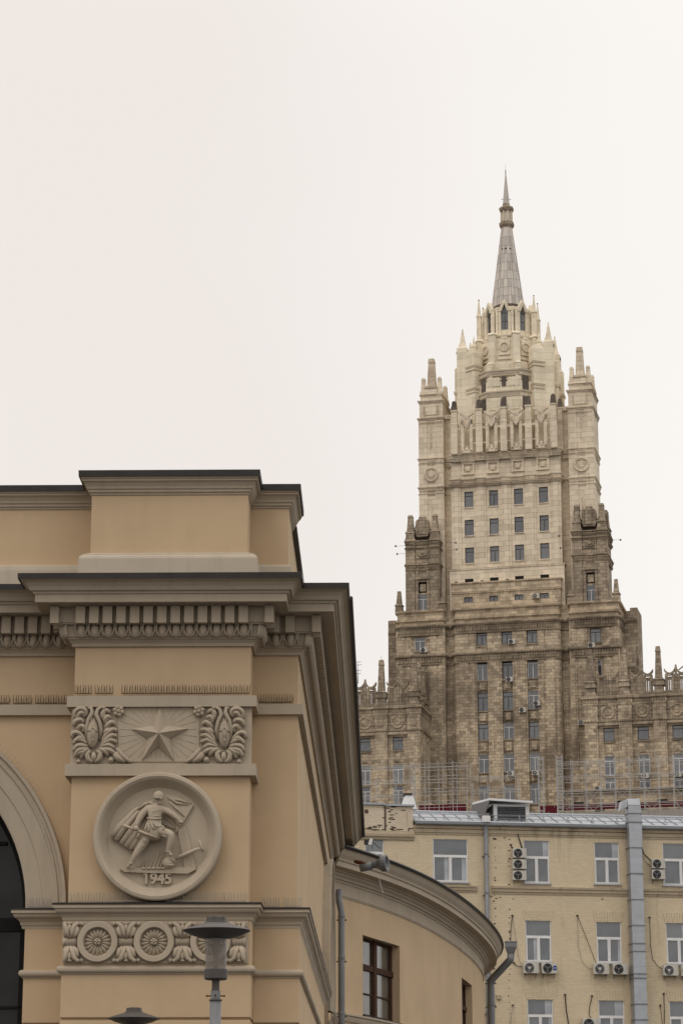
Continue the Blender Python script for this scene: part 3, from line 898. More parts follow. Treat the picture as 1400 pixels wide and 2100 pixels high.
E_ = [(0,1),(1,2),(2,3),(3,4),(4,5),(5,6),(2,7),(7,8),(8,9),(9,10),(2,11),(11,12),(12,13),(13,14),(0,15),(15,16),(16,17),(17,18),(18,19),(0,20),(20,21),(21,22),(22,23),(23,24)]
sol = grow('soldier_figure', J, E_, med, M['relief'])
kt = MB()
# tunic skirt with folds, belt, collar, cuffs, boot tops
sk_ = [(672,430,.12,72), (668,500,.13,66), (664,560,.135,78), (655,612,.14,90), (648,655,.13,98), (645,668,.10,94)]
kt.tube([Q(x,y,d) for x,y,d,r_ in sk_], [r_*zp_ for x,y,d,r_ in sk_], 20, flat=.62)
for k in range(7):       # hanging pleats of the tunic
    xa = 605+k*22; xb = 570+k*27
    kt.tube([Q(xa,515,.165+.02*sin(k*1.3)), Q((xa+xb)/2,585,.185-.012*abs(k-3)), Q(xb,655,.165-.016*abs(k-3))], [4*zp_, 9*zp_, 6*zp_], 6)
kt.tube([Q(596,492,.17), Q(640,505,.215), Q(700,506,.215), Q(744,492,.17)], 7*zp_, 6)
for a, b, c in (((640,520),(660,600),(720,605)), ((660,510),(690,580),(750,580)), ((600,540),(590,600),(560,640)), ((620,530),(620,610),(610,660)), ((760,570),(770,600),(740,640))):
    kt.tube([Q(*a,.2), Q(*b,.235), Q(*c,.19)], [5*zp_,10*zp_,4*zp_], 6)
kt.tube([Q(600,405,.19), Q(660,435,.215), Q(730,415,.2)], [3*zp_,6*zp_,3*zp_], 6)
kt.tube([Q(605,455,.19), Q(670,480,.21), Q(735,470,.2)], [3*zp_,6*zp_,3*zp_], 6)
for a, b in (((780,420),(800,455)), ((810,425),(830,475)), ((560,430),(590,455)), ((520,470),(560,490)), ((478,560),(520,570))):
    kt.tube([Q(*a,.15), Q((a[0]+b[0])/2, (a[1]+b[1])/2, .185), Q(*b,.15)], [4*zp_,7*zp_,4*zp_], 6)
kt.build('tunic', M['relief'], med, smooth=True)
kt = MB()
kt.tube([Q(520,745,.13), Q(560,770,.19), Q(600,760,.14)], 7*zp_, 6)
kt.build('trouser_fold', M['relief'], med, smooth=True)
kt = MB()
kt.tube([Q(785,815,.14), Q(815,830,.18), Q(840,818,.14)], 7*zp_, 6)
kt.build('boot_cuff', M['relief'], med, smooth=True)
kt = MB()
kt.tube([Q(418,925,.10), Q(450,940,.15), Q(480,925,.10)], 7*zp_, 6)
kt.build('boot_cuff', M['relief'], med, smooth=True)
kt = MB()
for a, b in (((760,640),(830,620)), ((740,665),(820,690)), ((560,690),(600,740))):
    kt.tube([Q(*a,.19), Q((a[0]+b[0])/2, (a[1]+b[1])/2, .225), Q(*b,.2)], [4*zp_,7*zp_,4*zp_], 6)
kt.build('trouser_fold', M['relief'], med, smooth=True, kind='stuff')
hl = MB()
hl.lathe(0, 0, [(1*zp_, 62*zp_), (22*zp_, 58*zp_), (42*zp_, 44*zp_), (53*zp_, 20*zp_), (55*zp_, 0), (57*zp_, -6*zp_), (55*zp_, -12*zp_), (40*zp_, -8*zp_)], 20)
hp = Q(708, 286, .17)
o = hl.build('helmet', M['relief'], med, smooth=True, loc=hp); o.rotation_euler = (R(12), R(4), 0)
fc = MB()
fc.tube([Q(735,300,.235), Q(738,318,.262), Q(734,322,.24)], [5*zp_, 8*zp_, 4*zp_], 6)          # nose
fc.tube([Q(715,300,.235), Q(726,301,.245)], 4*zp_, 6); fc.tube([Q(742,301,.235), Q(750,302,.22)], 4*zp_, 6)  # brows
fc.tube([Q(722,335,.235), Q(734,336,.245), Q(743,334,.235)], 3*zp_, 6)                          # mouth
fc.ball(Q(730,348,.21), 15*zp_, .03, 10*zp_, 8, 6)                                             # chin
fc.ball(Q(680,305,.18), 7*zp_, .02, 12*zp_, 8, 6)                                              # ear
fc.build('face', M['relief'], med, smooth=True)
gn = MB()
gn.tube([Q(360,562,.16), Q(400,578,.19), Q(450,595,.2), Q(500,612,.21)], [20*zp_, 17*zp_, 12*zp_, 13*zp_], 8)
gn.tube([Q(500,612,.21), Q(600,655,.22), Q(700,692,.22)], [13*zp_, 14*zp_, 10*zp_], 8)
gn.tube([Q(535,635,.20), Q(520,665,.19), Q(505,695,.17)], [11*zp_, 14*zp_, 14*zp_], 8)
gn.build('submachine_gun', M['relief'], med, smooth=True)
hd = MB()
for k in range(4):
    hd.tube([Q(478+k*9,572-k*1,.2), Q(482+k*9,592,.235), Q(486+k*8,614,.235), Q(486+k*8,622,.21)], [5.5*zp_,6*zp_,5.5*zp_,4*zp_], 6)
    hd.tube([Q(918+k*8,512+k*3,.14), Q(922+k*8,530+k*2,.165), Q(916+k*9,548,.15)], [5*zp_,5.5*zp_,4*zp_], 6)
hd.tube([Q(510,585,.2), Q(520,600,.22), Q(514,612,.23)], [6*zp_,6*zp_,4*zp_], 6)
hd.tube([Q(910,515,.14), Q(902,530,.15), Q(906,542,.14)], [5*zp_,5*zp_,4*zp_], 6)
hd.build('fingers', M['relief'], med, smooth=True)
tx = bpy.data.curves.new('numerals', 'FONT')
tx.body = '1945'; tx.size = 150*zp_; tx.extrude = .022; tx.offset = .0056; tx.align_x = 'CENTER'; tx.bevel_depth = .004
tx.space_character = .96
tx.materials.append(M['relief'])
tob = bpy.data.objects.new('numerals_text', tx); col.objects.link(tob)
tme = bpy.data.meshes.new_from_object(tob.evaluated_get(bpy.context.evaluated_depsgraph_get()))
bpy.data.objects.remove(tob)
to = bpy.data.objects.new('numerals', tme); col.objects.link(to); to.parent = med
to.location = (Q(702,1115)[0], MD-.03, Q(702,1126)[2]); to.rotation_euler = (R(90), 0, 0)

fx_ = [v_.co for v_ in tme.vertices]
x0_ = min(v_.x for v_ in fx_); y1_ = max(v_.y for v_ in fx_); g_ = tx.size
fm_ = MB().add([(x0_-.10*g_, y1_-.21*g_, .026), (x0_+.03*g_, y1_-.12*g_, .026), (x0_+.06*g_, y1_, .026), (x0_, y1_, .026), (x0_-.12*g_, y1_-.11*g_, .026)]+
               [(x0_-.10*g_, y1_-.21*g_, -.02), (x0_+.03*g_, y1_-.12*g_, -.02), (x0_+.06*g_, y1_, -.02), (x0_, y1_, -.02), (x0_-.12*g_, y1_-.11*g_, -.02)],
               [(0,1,2,3,4)]+[(i, i+5, (i+1)%5+5, (i+1)%5) for i in range(5)])
bm_ = bmesh.new(); bm_.from_mesh(tme); bm_.from_mesh(fm_.mesh('flag')); bm_.to_mesh(tme); bm_.free()
# ================================================================== the round wing behind it
wing = thing('round_wing', 'curved ochre wing with brown timber windows and dark gutter beyond the pavilion', 'building', (0, 76, 0))
WP = [(-.75,74.6),(-.35,75.4),(.07,76.4),(1.03,78.6),(2.05,81.6),(3.05,85.5),(4.12,90.8),(5.08,96.6),(5.80,101.9),(6.22,106.2),(6.35,110.4),(6.05,115.5),(5.0,121.),(2.6,126.),(-1.,129.)]
def crom(P, k=10):
    out_ = []
    for i in range(len(P)-1):
        p0, p1, p2, p3 = P[max(i-1,0)], P[i], P[i+1], P[min(i+2,len(P)-1)]
        for j in range(k):
            t = j/k
            out_.append(tuple(.5*((2*p1[a])+(-p0[a]+p2[a])*t+(2*p0[a]-5*p1[a]+4*p2[a]-p3[a])*t*t+(-p0[a]+3*p1[a]-3*p2[a]+p3[a])*t**3) for a in (0,1)))
    out_.append(P[-1]); return out_
for _ in range(3):
    WP = [WP[0]]+[tuple(WP[i][a]*.6+(WP[i-1][a]+WP[i+1][a])*.2 for a in (0,1)) for i in range(1, len(WP)-1)]+[WP[-1]]
wc = crom(WP, 12)
arc = [0.]
for a, b in zip(wc, wc[1:]): arc.append(arc[-1]+hypot(b[0]-a[0], b[1]-a[1]))
def wat(s_):
    i = 0
    while i < len(arc)-2 and arc[i+1] < s_: i += 1
    t = (s_-arc[i])/(arc[i+1]-arc[i])
    a, b = wc[i], wc[i+1]
    d = Vector((b[0]-a[0], b[1]-a[1])).normalized()
    return a[0]+(b[0]-a[0])*t, a[1]+(b[1]-a[1])*t, d
def wfn(s_, w_, z):                       # w_ runs into the wall
    x, y, d = wat(s_)
    return (x-d.y*w_, y+d.x*w_-76, z)
def whit(px_):
    """arc length where the line of sight through photo column px_ meets the wall (at the height of row py)"""
    def f(px_, py):
        a, c, e_ = ray(px_, py)
        for i in range(len(wc)-1):
            x0, y0 = wc[i]; x1, y1 = wc[i+1]
            k0, k1 = x0*c-y0*a, x1*c-y1*a
            if k0 <= 0 <= k1 and y0 > 70:
                t = -k0/(k1-k0); x = x0+(x1-x0)*t; y = y0+(y1-y0)*t
                return arc[i]+t*(arc[i+1]-arc[i]), EYE+e_*y/c
        return None
    return f
hit = whit(0)
zwb = hit(766, 1860)[1]
s0, zt1 = hit(743.5, 1917); s1, _ = hit(819, 1939)
_, zb1_ = hit(744, 2083)
s2, zt2 = hit(946, 2005); s3, _ = hit(970, 2022)
zt2 = zt1
hz = lambda px_, py: hit(px_, py)[1]
wh = s1-s0
holes = [(s0, s1, zb1_, zt1), (s2, s2+wh*.95, zb1_, zt1)]
holes += [(a, b, c-4.4, d-4.4) for a, b, c, d in holes]
MB().wall(0, arc[-1], 0, zwb+.02, holes, 0, .42, wfn, .5).build('wall', M['ochre'], wing)
wpath = [(x, y-76) for x, y in wc[2:]]
zg = 10.21+EYE
h_ = zg-zwb
fr = [(0, zwb-.005), (.03, zwb-.005), (.03, zwb+.03), (.05, zwb+.04), (.05, zwb+.30*h_), (.08, zwb+.31*h_), (.10, zwb+.35*h_), (.16, zwb+.37*h_), (.17, zwb+.41*h_), (.24, zwb+.45*h_),
      (.26, zwb+.49*h_), (.32, zwb+.50*h_), (.34, zwb+.53*h_), (.58, zwb+.56*h_), (.60, zwb+.56*h_), (.60, zwb+.68*h_), (.64, zwb+.69*h_), (.66, zwb+.74*h_), (.74, zwb+.82*h_), (.81, zwb+.92*h_), (.82, zwb+.95*h_)]
MB().sweep(wpath, fr).build('cornice', M['trim'], wing, smooth=False)
MB().sweep(wpath, [(.82, zwb+.95*h_-.01), (.86, zwb+.95*h_-.02), (.90, zwb+.97*h_), (.91, zg-.02), (.86, zg+.03), (.5, zg+.02), (-3.5, zg+.9)]).build('gutter', M['sheet'], wing)
# string course under the windows
zs1 = hz(766, 2088)
MB().sweep(wpath, [(0, zs1-.28), (.05, zs1-.26), (.08, zs1-.18), (.09, zs1-.10), (.14, zs1-.08), (.14, zs1-.03), (0, zs1+.0)]).build('string_course', M['trim'], wing)
for a, b, c, d in holes:
    fm = MB()
    def bar(u0, u1, z0, z1, w0=.26, w1=.36):
        n = 2
        q = [wfn(u0,w0,z0), wfn(u1,w0,z0), wfn(u1,w1,z0), wfn(u0,w1,z0), wfn(u0,w0,z1), wfn(u1,w0,z1), wfn(u1,w1,z1), wfn(u0,w1,z1)]
        fm.add(q, [(0,3,2,1),(4,5,6,7),(0,1,5,4),(1,2,6,5),(2,3,7,6),(3,0,4,7)])
    W_, H_ = b-a, d-c
    zt_ = c+H_*.63
    fw = .17
    bar(a, a+fw, c, d); bar(b-fw, b, c, d); bar(a, b, d-.10, d); bar(a, b, c, c+.12); bar(a, b, zt_-.09, zt_+.09, .22)
    mid_ = (a+b)/2
    bar(mid_-.16, mid_+.16, c, d, .24)
    for x0, x1 in ((a+fw, mid_-.16), (mid_+.16, b-fw)):
        bar(x0, x1, c+H_*.30-.025, c+H_*.30+.025, .28, .34)
        bar(x0, x0+.09, c, d, .28, .34); bar(x1-.09, x1, c, d, .28, .34)
    fo = fm.build('window', M['brownwood'], wing)
    for x0, x1 in ((a+fw, mid_-.16), (mid_+.16, b-fw)):
        for z0, z1 in ((c+.1, c+H_*.30), (c+H_*.30, zt_-.09), (zt_+.09, d-.1)):
            MB().add([wfn(x0,.32,z0), wfn(x1,.32,z0), wfn(x1,.32,z1), wfn(x0,.32,z1)], [(0,1,2,3)]).build('pane', M['glassbrown'], fo)
    MB().add([wfn(a-.05,-.1,c-.0), wfn(b+.05,-.1,c-.0), wfn(b+.05,.3,c+.05), wfn(a-.05,.3,c+.05), wfn(a-.05,-.1,c-.05), wfn(b+.05,-.1,c-.05), wfn(b+.05,.3,c-.04), wfn(a-.05,.3,c-.04)],
             [(0,1,2,3),(4,7,6,5),(0,4,5,1),(1,5,6,2),(3,7,4,0)]).build('sill', M['sheet'], wing)

# ================================================================== yellow brick block
YB = Frame(1000, 1700, 130., 8.5)
yb = thing('brick_house', 'yellow painted brick block with white windows, zinc roof and outdoor units', 'building', (YB.X0, YB.Y0, 0), YB.yaw)
yz = lambda y, w_=0., x=1150: YB.Z(x, y, w_)
yu = lambda x, y=1800, w_=0.: YB.U(x, y, w_)
YL, YR = yu(640), yu(1620)
u845 = yu(846, 1720)
zEave = YB.Z(1150, 1694)
zPar = YB.Z(800, 1652)
row1 = [(748,787,1716,1800), (887,959,1721,1809), (1073,1126,1724,1811.5), (1218,1269,1728,1813), (1358,1432,1730,1816), (1510,1562,1732,1820)]
row2 = [(1077,1130,1888,1972.5), (1222,1274,1891,1975), (1365,1418,1893,1977), (1512,1566,1896,1981), (930,983,1885,1970), (780,834,1882,1966)]
row3 = [(1081,1134,2050,2134), (1227,1280,2052,2137), (1372,1425,2054,2139), (1520,1572,2056,2141), (935,988,2047,2131), (785,838,2044,2128)]
wins = []
def rect(r):
    x0, x1, y0, y1 = r
    ym = (y0+y1)/2; xm = (x0+x1)/2
    return (YB.U(x0, ym), YB.U(x1, ym), YB.Z(xm, y1), YB.Z(xm, y0))
for r in row1+row2+row3: wins.append(rect(r))
fl = wins[6][2]-wins[12][2]
for k in (1, 2, 3):
    for r in [rect(q) for q in row3]:
        wins.append((r[0], r[1], r[2]-fl*k, r[3]-fl*k))
for w_ in wins[:]:
    pass
zmain = zEave-.12
MB().wall(YL, YR, 0, zmain, wins, 0, .16).build('wall', M['brick'], yb)
bb = MB()
bb.add([(YL,0,0),(YL,14,0),(YL,14,zmain),(YL,0,zmain)], [(0,1,2,3)]).add([(YR,0,0),(YR,14,0),(YR,14,zmain),(YR,0,zmain)], [(0,3,2,1)]).add([(YL,14,0),(YR,14,0),(YR,14,zmain),(YL,14,zmain)], [(0,1,2,3)])
bb.build('rear_walls', M['brick'], yb)
MB().add([(YL,.17,1),(YR,.17,1),(YR,.17,zmain),(YL,.17,zmain)], [(0,1,2,3)]).build('dark_rooms', M['blackframe'], yb) if False else None
# brick parapet on the left part
MB().box(YL, u845, -.10, 6, zEave-.45, zPar).build('parapet', M['brickpale'], yb)
MB().sweep([(YL, 0), (u845+.05, 0)], [(0, zEave-.95), (.06, zEave-.93), (.10, zEave-.82), (.16, zEave-.76), (.18, zEave-.62), (.11, zEave-.60), (.11, zEave-.45), (0, zEave-.45)]).build('brick_band', M['bricktrim'], yb)
ub = yu(789, 1670)
MB().box(ub-.05, ub+.03, -.13, -.10, zEave-.45, zPar-.05).build('parapet_joint', M['stain'], yb)
MB().box(YL, ub, -.22, 6, zPar, zPar+.10).build('parapet_capping', M['zinc'], yb)
MB().box(ub+.05, u845+.08, -.22, 6, zPar-.04, zPar+.05).build('parapet_capping', M['zinc'], yb)
ck = MB(); rk = random.Random(11)
for k in range(46):
    if k < 22: u = ub+rk.gauss(.25, .22); z = rk.uniform(zEave-.4, zPar-.05)
    else: u = rk.uniform(yu(748), u845); z = zEave-.45+abs(rk.gauss(0, .10))
    if not (YL < u < u845-.1): continue
    s_ = rk.uniform(.03, .11)
    ck.box(u-s_*1.3, u+s_*1.3, -.112, -.09, z-.025, z+.025)
u, z = YB.pix(751, 1664, -.1); ck.box(u-.10, u+.10, -.115, -.09, z-.10, z+.10)
ck.build('missing_brick_spots', M['stain'], yb, kind='stuff')
# eaves band (corbelled courses)
MB().sweep([(u845+.12, 0), (YR, 0)], [(0, zEave-.62), (.03, zEave-.60), (.04, zEave-.50), (.08, zEave-.49), (.09, zEave-.32), (.05, zEave-.30), (.14, zEave-.27), (.16, zEave-.12), (0, zEave-.12)]).build('brick_band', M['bricktrim'], yb)
MB().sweep([(u845+.12, 0), (YR, 0)], [(.0, zEave-.12), (.30, zEave-.11), (.36, zEave-.06), (.38, zEave+.07), (.34, zEave+.12), (.25, zEave+.06), (.1, zEave+.14)]).build('gutter', M['zinc'], yb)
# sloping roof of standing-seam sheets
RUN = 3.0
RISE = YB.Z(1150, 1672, 3.1)-zEave-.10
r0z = zEave+.10
ur0, ur1 = u845+.12, YR
shm = MB().add([(0,0,0),(.66,0,0),(.66,RUN,RISE),(0,RUN,RISE)], [(0,1,2,3)])
shm.add([(-.02,-.01,.0),(.02,-.01,.0),(.02,RUN,RISE),(-.02,RUN,RISE),(-.02,-.01,.055),(.02,-.01,.055),(.02,RUN,RISE+.055),(-.02,RUN,RISE+.055)], [(4,5,6,7),(0,1,5,4),(1,2,6,5),(3,0,4,7)])
shm = shm.mesh('roof_sheet'); shm.materials.append(M['zinc'])
k = 0
while ur0+k*.66 < ur1:
    inst(shm, 'roof_sheet', yb, (ur0+k*.66, .15, r0z)); k += 1
MB().box(ur0, ur1, .15+RUN-.1, 14, r0z+RISE-.35, r0z+RISE+.03).build('roof_deck', M['zinc'], yb)
MB().tube([(ur0, .15+RUN, r0z+RISE+.05), (ur1, .15+RUN, r0z+RISE+.05)], .06, 8).build('ridge_roll', M['zinc'], yb)
# snow guard: posts and two rails
sg = MB().tube([(0, .35, .05), (0, .55, .52), (0, 1.0, .34)], .02, 5).mesh('guard_post'); sg.materials.append(M['zinc'])
k = 0
while ur0+.4+k*1.35 < ur1:
    inst(sg, 'guard_post', yb, (ur0+.4+k*1.35, .15, r0z)); k += 1
for hh, yy in ((.30, .46), (.50, .56)):
    MB().tube([(ur0, .15+yy-.02, r0z+hh), (ur1, .15+yy-.02, r0z+hh)], .02, 5).build('guard_rail', M['zinc'], yb)
# string course
zs0 = yz(1833, 0, 1200)
us0 = yu(1008, 1828)
MB().sweep([(us0, .0), (us0, 0), (YR, 0)][1:], [(0, zs0-.12), (.03, zs0-.10), (.05, zs0), (.10, zs0+.03), (.11, zs0+.16), (.16, zs0+.19), (.18, zs0+.30), (0, zs0+.34)]).build('string_course', M['bricktrim'], yb)
us1 = yu(977, 1822)
MB().sweep([(yu(830), 0), (us1, 0)], [(0, zs0-.06), (.03, zs0-.04), (.05, zs0+.04), (.10, zs0+.07), (.11, zs0+.18), (.16, zs0+.21), (.18, zs0+.30), (0, zs0+.34)]).build('string_course', M['bricktrim'], yb)
# windows
def white_window(u0, u1, z0, z1, wide=False):
    W_, H_ = u1-u0, z1-z0
    key = ('w', round(W_, 1), round(H_, 1))
    fm = MB(); y0, y1 = .02, .09
    t = .055
    zt = H_*.615
    fm.box(0, t, y0, y1, 0, H_); fm.box(W_-t, W_, y0, y1, 0, H_); fm.box(t, W_-t, y0, y1, 0, t); fm.box(t, W_-t, y0, y1, H_-t*.6, H_)
    fm.box(t, W_-t, y0, y1, zt-.05, zt+.05)
    fm.box(W_/2-.038, W_/2+.038, y0-.004, y1, t, zt-.05)
    for a, b in ((t, W_/2-.038), (W_/2+.038, W_-t)):
        s_ = .042
        fm.box(a, a+s_, y0-.02, y1-.01, t, zt-.05); fm.box(b-s_, b, y0-.02, y1-.01, t, zt-.05)
        fm.box(a+s_, b-s_, y0-.02, y1-.01, t, t+s_); fm.box(a+s_, b-s_, y0-.02, y1-.01, zt-.05-s_, zt-.05)
    f = fm.build('window', M['white'], yb, loc=(u0, .03, z0))
    for a, b, c, d in ((t, W_-t, zt+.05, H_-t*.6), (t+.042, W_/2-.08, t+.042, zt-.092), (W_/2+.08, W_-t-.042, t+.042, zt-.092)):
        g_ = MB().add([(a,.055,c),(b,.055,c),(b,.055,d),(a,.055,d)], [(0,1,2,3)]).build('pane', M['glass'], f)
        if random.random() < .3:      # a light curtain drawn behind part of the pane
            cw = (b-a)*random.uniform(.2, .42)
            MB().add([(b-cw,.052,c),(b-.01,.052,c),(b-.01,.052,d),(b-cw,.052,d)], [(0,1,2,3)]).build('curtain', M['glasslight'], f)
    MB().box(-.08, W_+.08, -.15, .02, -.07, -.01).build('sill', M['zinc'], f)
    return f
for a, b, c, d in wins[:18]: white_window(a, b, c, d)
for a, b, c, d in wins[18:]: white_window(a, b, c, d)
# flat brick arches over the two lower rows
for r in wins[6:18]:
    a, b, c, d = r
    n = 11
    H_ = .55
    for k in range(n):
        t0, t1 = k/n, (k+1)/n
        x0, x1 = a+(b-a)*t0, a+(b-a)*t1
        X0, X1 = a-.14+(b-a+.28)*t0, a-.14+(b-a+.28)*t1
        MB().prism([(x0+.006, d), (x1-.006, d), (X1-.008, d+H_), (X0+.008, d+H_)], -.028-.006*(k % 2), .02).build('arch_brick', M['brick'], yb)
# louvred dormer on the roof
dx0, dx1 = yu(1006, 1670, 1.0), yu(1088, 1670, 1.0)
dz0, dz1 = r0z+.15, yz(1650, .9, 1047)
lx0, lx1 = yu(1019, 1668, .9), yu(1077, 1668, .9)
db = MB().box(dx0+.12, lx0, .9, 5, dz0, dz1).box(lx1, dx1-.12, .9, 5, dz0, dz1).box(lx0, lx1, .95, 5, dz1-.1, dz1).box(lx0, lx1, 1.1, 5, dz0, dz1-.1)
dorm = db.build('dormer', M['white'], yb)
k = 0
z = dz0+.28
while z < dz1-.12:
    MB().add([(lx0,.92,z-.05),(lx1,.92,z-.05),(lx1,1.02,z+.04),(lx0,1.02,z+.04)], [(0,1,2,3)]).build('louvre_slat', M['pipe'], dorm)
    z += .09
MB().box(lx0, lx1, 1.03, 1.08, dz0, dz1-.05).build('louvre_backing', M['blackframe'], dorm)
MB().box(lx0, lx1, .86, .95, dz0-.02, dz0+.14).build('louvre_sill', M['zinc'], dorm)
rx0, rx1 = yu(985, 1670, .7), yu(1091, 1650, .7)
zr = yz(1641, .5, 1047)
MB().add([(dx0-.15,.55,zr-.02),(rx1,.55,zr-.12),(rx1,5.2,zr+.35),(dx0-.15,5.2,zr+.45),(dx0-.15,.55,zr+.10),(rx1,.55,zr+.0),(rx1,5.2,zr+.47),(dx0-.15,5.2,zr+.57)],
         [(0,3,2,1),(4,5,6,7),(0,1,5,4),(1,2,6,5),(2,3,7,6),(3,0,4,7)]).build('dormer_roof', M['white'], dorm)
MB().add([(rx0,.7,dz0-.25),(dx0-.13,.55,zr+.05),(dx0-.13,5.2,zr+.5),(rx0,5.2,dz0+.2),(rx0,.7,dz0-.33),(dx0-.13,.55,zr-.05),(dx0-.13,5.2,zr+.4),(rx0,5.2,dz0+.1)],
         [(0,1,2,3),(4,7,6,5),(0,4,5,1),(1,5,6,2),(2,6,7,3),(3,7,4,0)]).build('dormer_cheek_roof', M['darkmetal'], dorm)
# pale ventilation hood by the parapet
hu = yu(838, 1632, 1.5)
hd_ = thing('roof_vent_hood', 'small white metal vent hood with black top on the brick parapet', 'vent hood', YB.world(hu, 1.6, zPar+.05), YB.yaw)
MB().frus(0, 0, 0, .75, .42, .3, .2, .2).build('hood', M['white'], hd_)
MB().box(-.30, .16, -.25, .25, .75, .86).build('cap', M['darkmetal'], hd_)
# ================================================================== the high-rise with the spire
TW = Frame(1036, 350, 396., -13.5)
tw = thing('skyscraper', 'tall stepped stone high-rise with cream crown and grey spire behind the roofs', 'tower', (TW.X0, TW.Y0, 0), TW.yaw)
def tz(y, w_=-6., x=1043): return TW.Z(x, y, w_)
ST, SD, SG, SLT, SLTT, CR, CRT, CAP, SPI = (M[k] for k in ('stone', 'stonedark', 'stonegrey', 'stonelight', 'stonelighttrim', 'cream', 'creamtrim', 'graycap', 'spire'))

# --- spire: octagonal, clad in sheets
OR = R(22.5)
zs_ = [148.0, 149.6, 151.2, 152.8, 154.4, 156.0, 157.6, 159.2, 160.9, 162.8]
def srad(z): return 2.95+(1.0-2.95)*(z-148)/14.8
MB().lathe(0, 0, [(srad(148)*.985, 146.5), (srad(148)*.985, 148), (srad(162.8)*.97, 162.8)], 8, OR).build('spire_core', M['graycap'], tw)
for k in range(len(zs_)-1):
    for i in range(8):
        a0, a1 = OR+2*pi*i/8, OR+2*pi*(i+1)/8
        for h0, h1, nm in ((0, .30, 0), (.30, .70, 1), (.70, 1, 2)):
            v = []
            for z in (zs_[k]+.02, zs_[k+1]-.02):
                r = srad(z)+(.0 if nm != 1 else .025)
                A, B = Vector((r*cos(a0), r*sin(a0))), Vector((r*cos(a1), r*sin(a1)))
                for h in (h0+.012, h1-.012):
                    p = A.lerp(B, h); v.append((p.x, p.y, z))
            if -A.y < -r*.75: continue          # nothing of the far sheets can be seen
            MB().add(v, [(0, 1, 3, 2)]).build('spire_sheet', SPI, tw)
for cx_ in (-.62, 0, .75):
    MB().ball((cx_, -sqrt(max(0, (srad(158.6)*.98)**2-cx_**2))+.03, 158.6), .13, .13, .16, 8, 6).build('spire_vent', M['blackframe'], tw)
MB().lathe(0, 0, [(1.0, 162.7), (1.05, 162.9), (1.30, 163.2), (1.34, 163.5), (1.32, 163.8), (.95, 163.95), (.9, 164.0)], 8, OR).build('spire_collar', SG, tw)
MB().lathe(0, 0, [(.86, 164.0), (.84, 166.0)], 8, OR).build('spire_drum', SPI, tw)
for i in range(8):
    a = 2*pi*i/8+OR
    MB().frus(.92*cos(a), .92*sin(a), 164.0, 165.9, .13, .13, .12, .12, a).build('drum_rib', M['creamtrim'], tw)
MB().lathe(0, 0, [(.95, 165.85), (1.2, 166.0), (1.32, 166.3), (1.3, 166.6), (1.0, 166.8), (.7, 166.95), (.62, 167.2), (.66, 167.35), (.55, 167.4)], 8, OR).build('spire_collar', SG, tw)
MB().lathe(0, 0, [(.60, 167.3), (.50, 168.6), (.10, 173.0), (.05, 173.1)], 8, OR).build('needle', SPI, tw)
for a in (0, pi/2): MB().box(-.85, .85, -.04, .04, 168.25, 168.35).build('needle_cross_arm', SPI, tw).rotation_euler = (0, 0, a+.3)
MB().lathe(0, 0, [(.04, 173.0), (.10, 173.1), (.10, 173.25), (.03, 173.3), (.09, 173.5), (.09, 173.7), (.02, 173.8), (.015, 174.9)], 8).build('finial', CAP, tw)

def octa(r): return [(r*cos(OR+2*pi*i/8), r*sin(OR+2*pi*i/8)) for i in range(8)]
def facing(i):
    """frame of octagon side i: mid direction"""
    a = 2*pi*i/8
    return a
def face_part(i, r, mb_fn, name, mat, par=None, **k):
    """builds a part on octagon side i; in the part's own axes y=0 is the face, -y is outwards"""
    a = 2*pi*i/8
    mb = MB(); mb_fn(mb)
    ap = r*cos(pi/8)
    c, s_ = cos(a), sin(a)
    v = []
    for (x, y, z) in mb.v:
        o = ap-y
        v.append((c*o - s_*x, s_*o + c*x, z))
    q = MB(); q.v = v; q.f = mb.f
    return q.build(name, mat, par or tw, **k)
# --- lantern with gabled windows
rl_ = 4.2
MB().plan(octa(rl_-.35), 141.5, 147.2).build('lantern_wall', CR, tw)
for i in (4, 5, 6, 7, 0, 3, 1):
    hw = (rl_)*sin(pi/8)
    def fr_(mb):
        for s_ in (-1, 1):
            mb.box(s_*.62, s_*1.05, -.30, .3, 141.6, 146.4)
            mb.prism([(s_*.50, 146.2), (s_*1.2, 146.2), (0, 148.4), (0, 147.5)][::(1 if s_ > 0 else -1)], -.42, .35)
        mb.box(-.62, .62, -.1, .3, 141.6, 142.9)
    fo = face_part(i, rl_, fr_, 'gabled_window', CR)
    def pn(mb):
        mb.prism([(-.60, 142.9), (.60, 142.9), (.60, 146.4), (0, 147.5), (-.60, 146.4)], .08, .2)
    face_part(i, rl_, pn, 'pane', M['glass'], fo)
    def bars(mb):
        mb.box(-.04, .04, .02, .1, 142.9, 147.2); mb.box(-.6, .6, .02, .1, 144.4, 144.48); mb.box(-.6, .6, .02, .1, 145.9, 145.98)
    face_part(i, rl_, bars, 'window_bar', CAP, fo)
for i in range(8):
    a = OR+2*pi*i/8
    for s_ in (-1, 1):
        x, y = (rl_+.0)*cos(a+s_*.085), (rl_+.0)*sin(a+s_*.085)
        MB().frus(x, y, 141.6, 146.9, .22, .22, .2, .2, a).build('lantern_shaft', CR, tw)
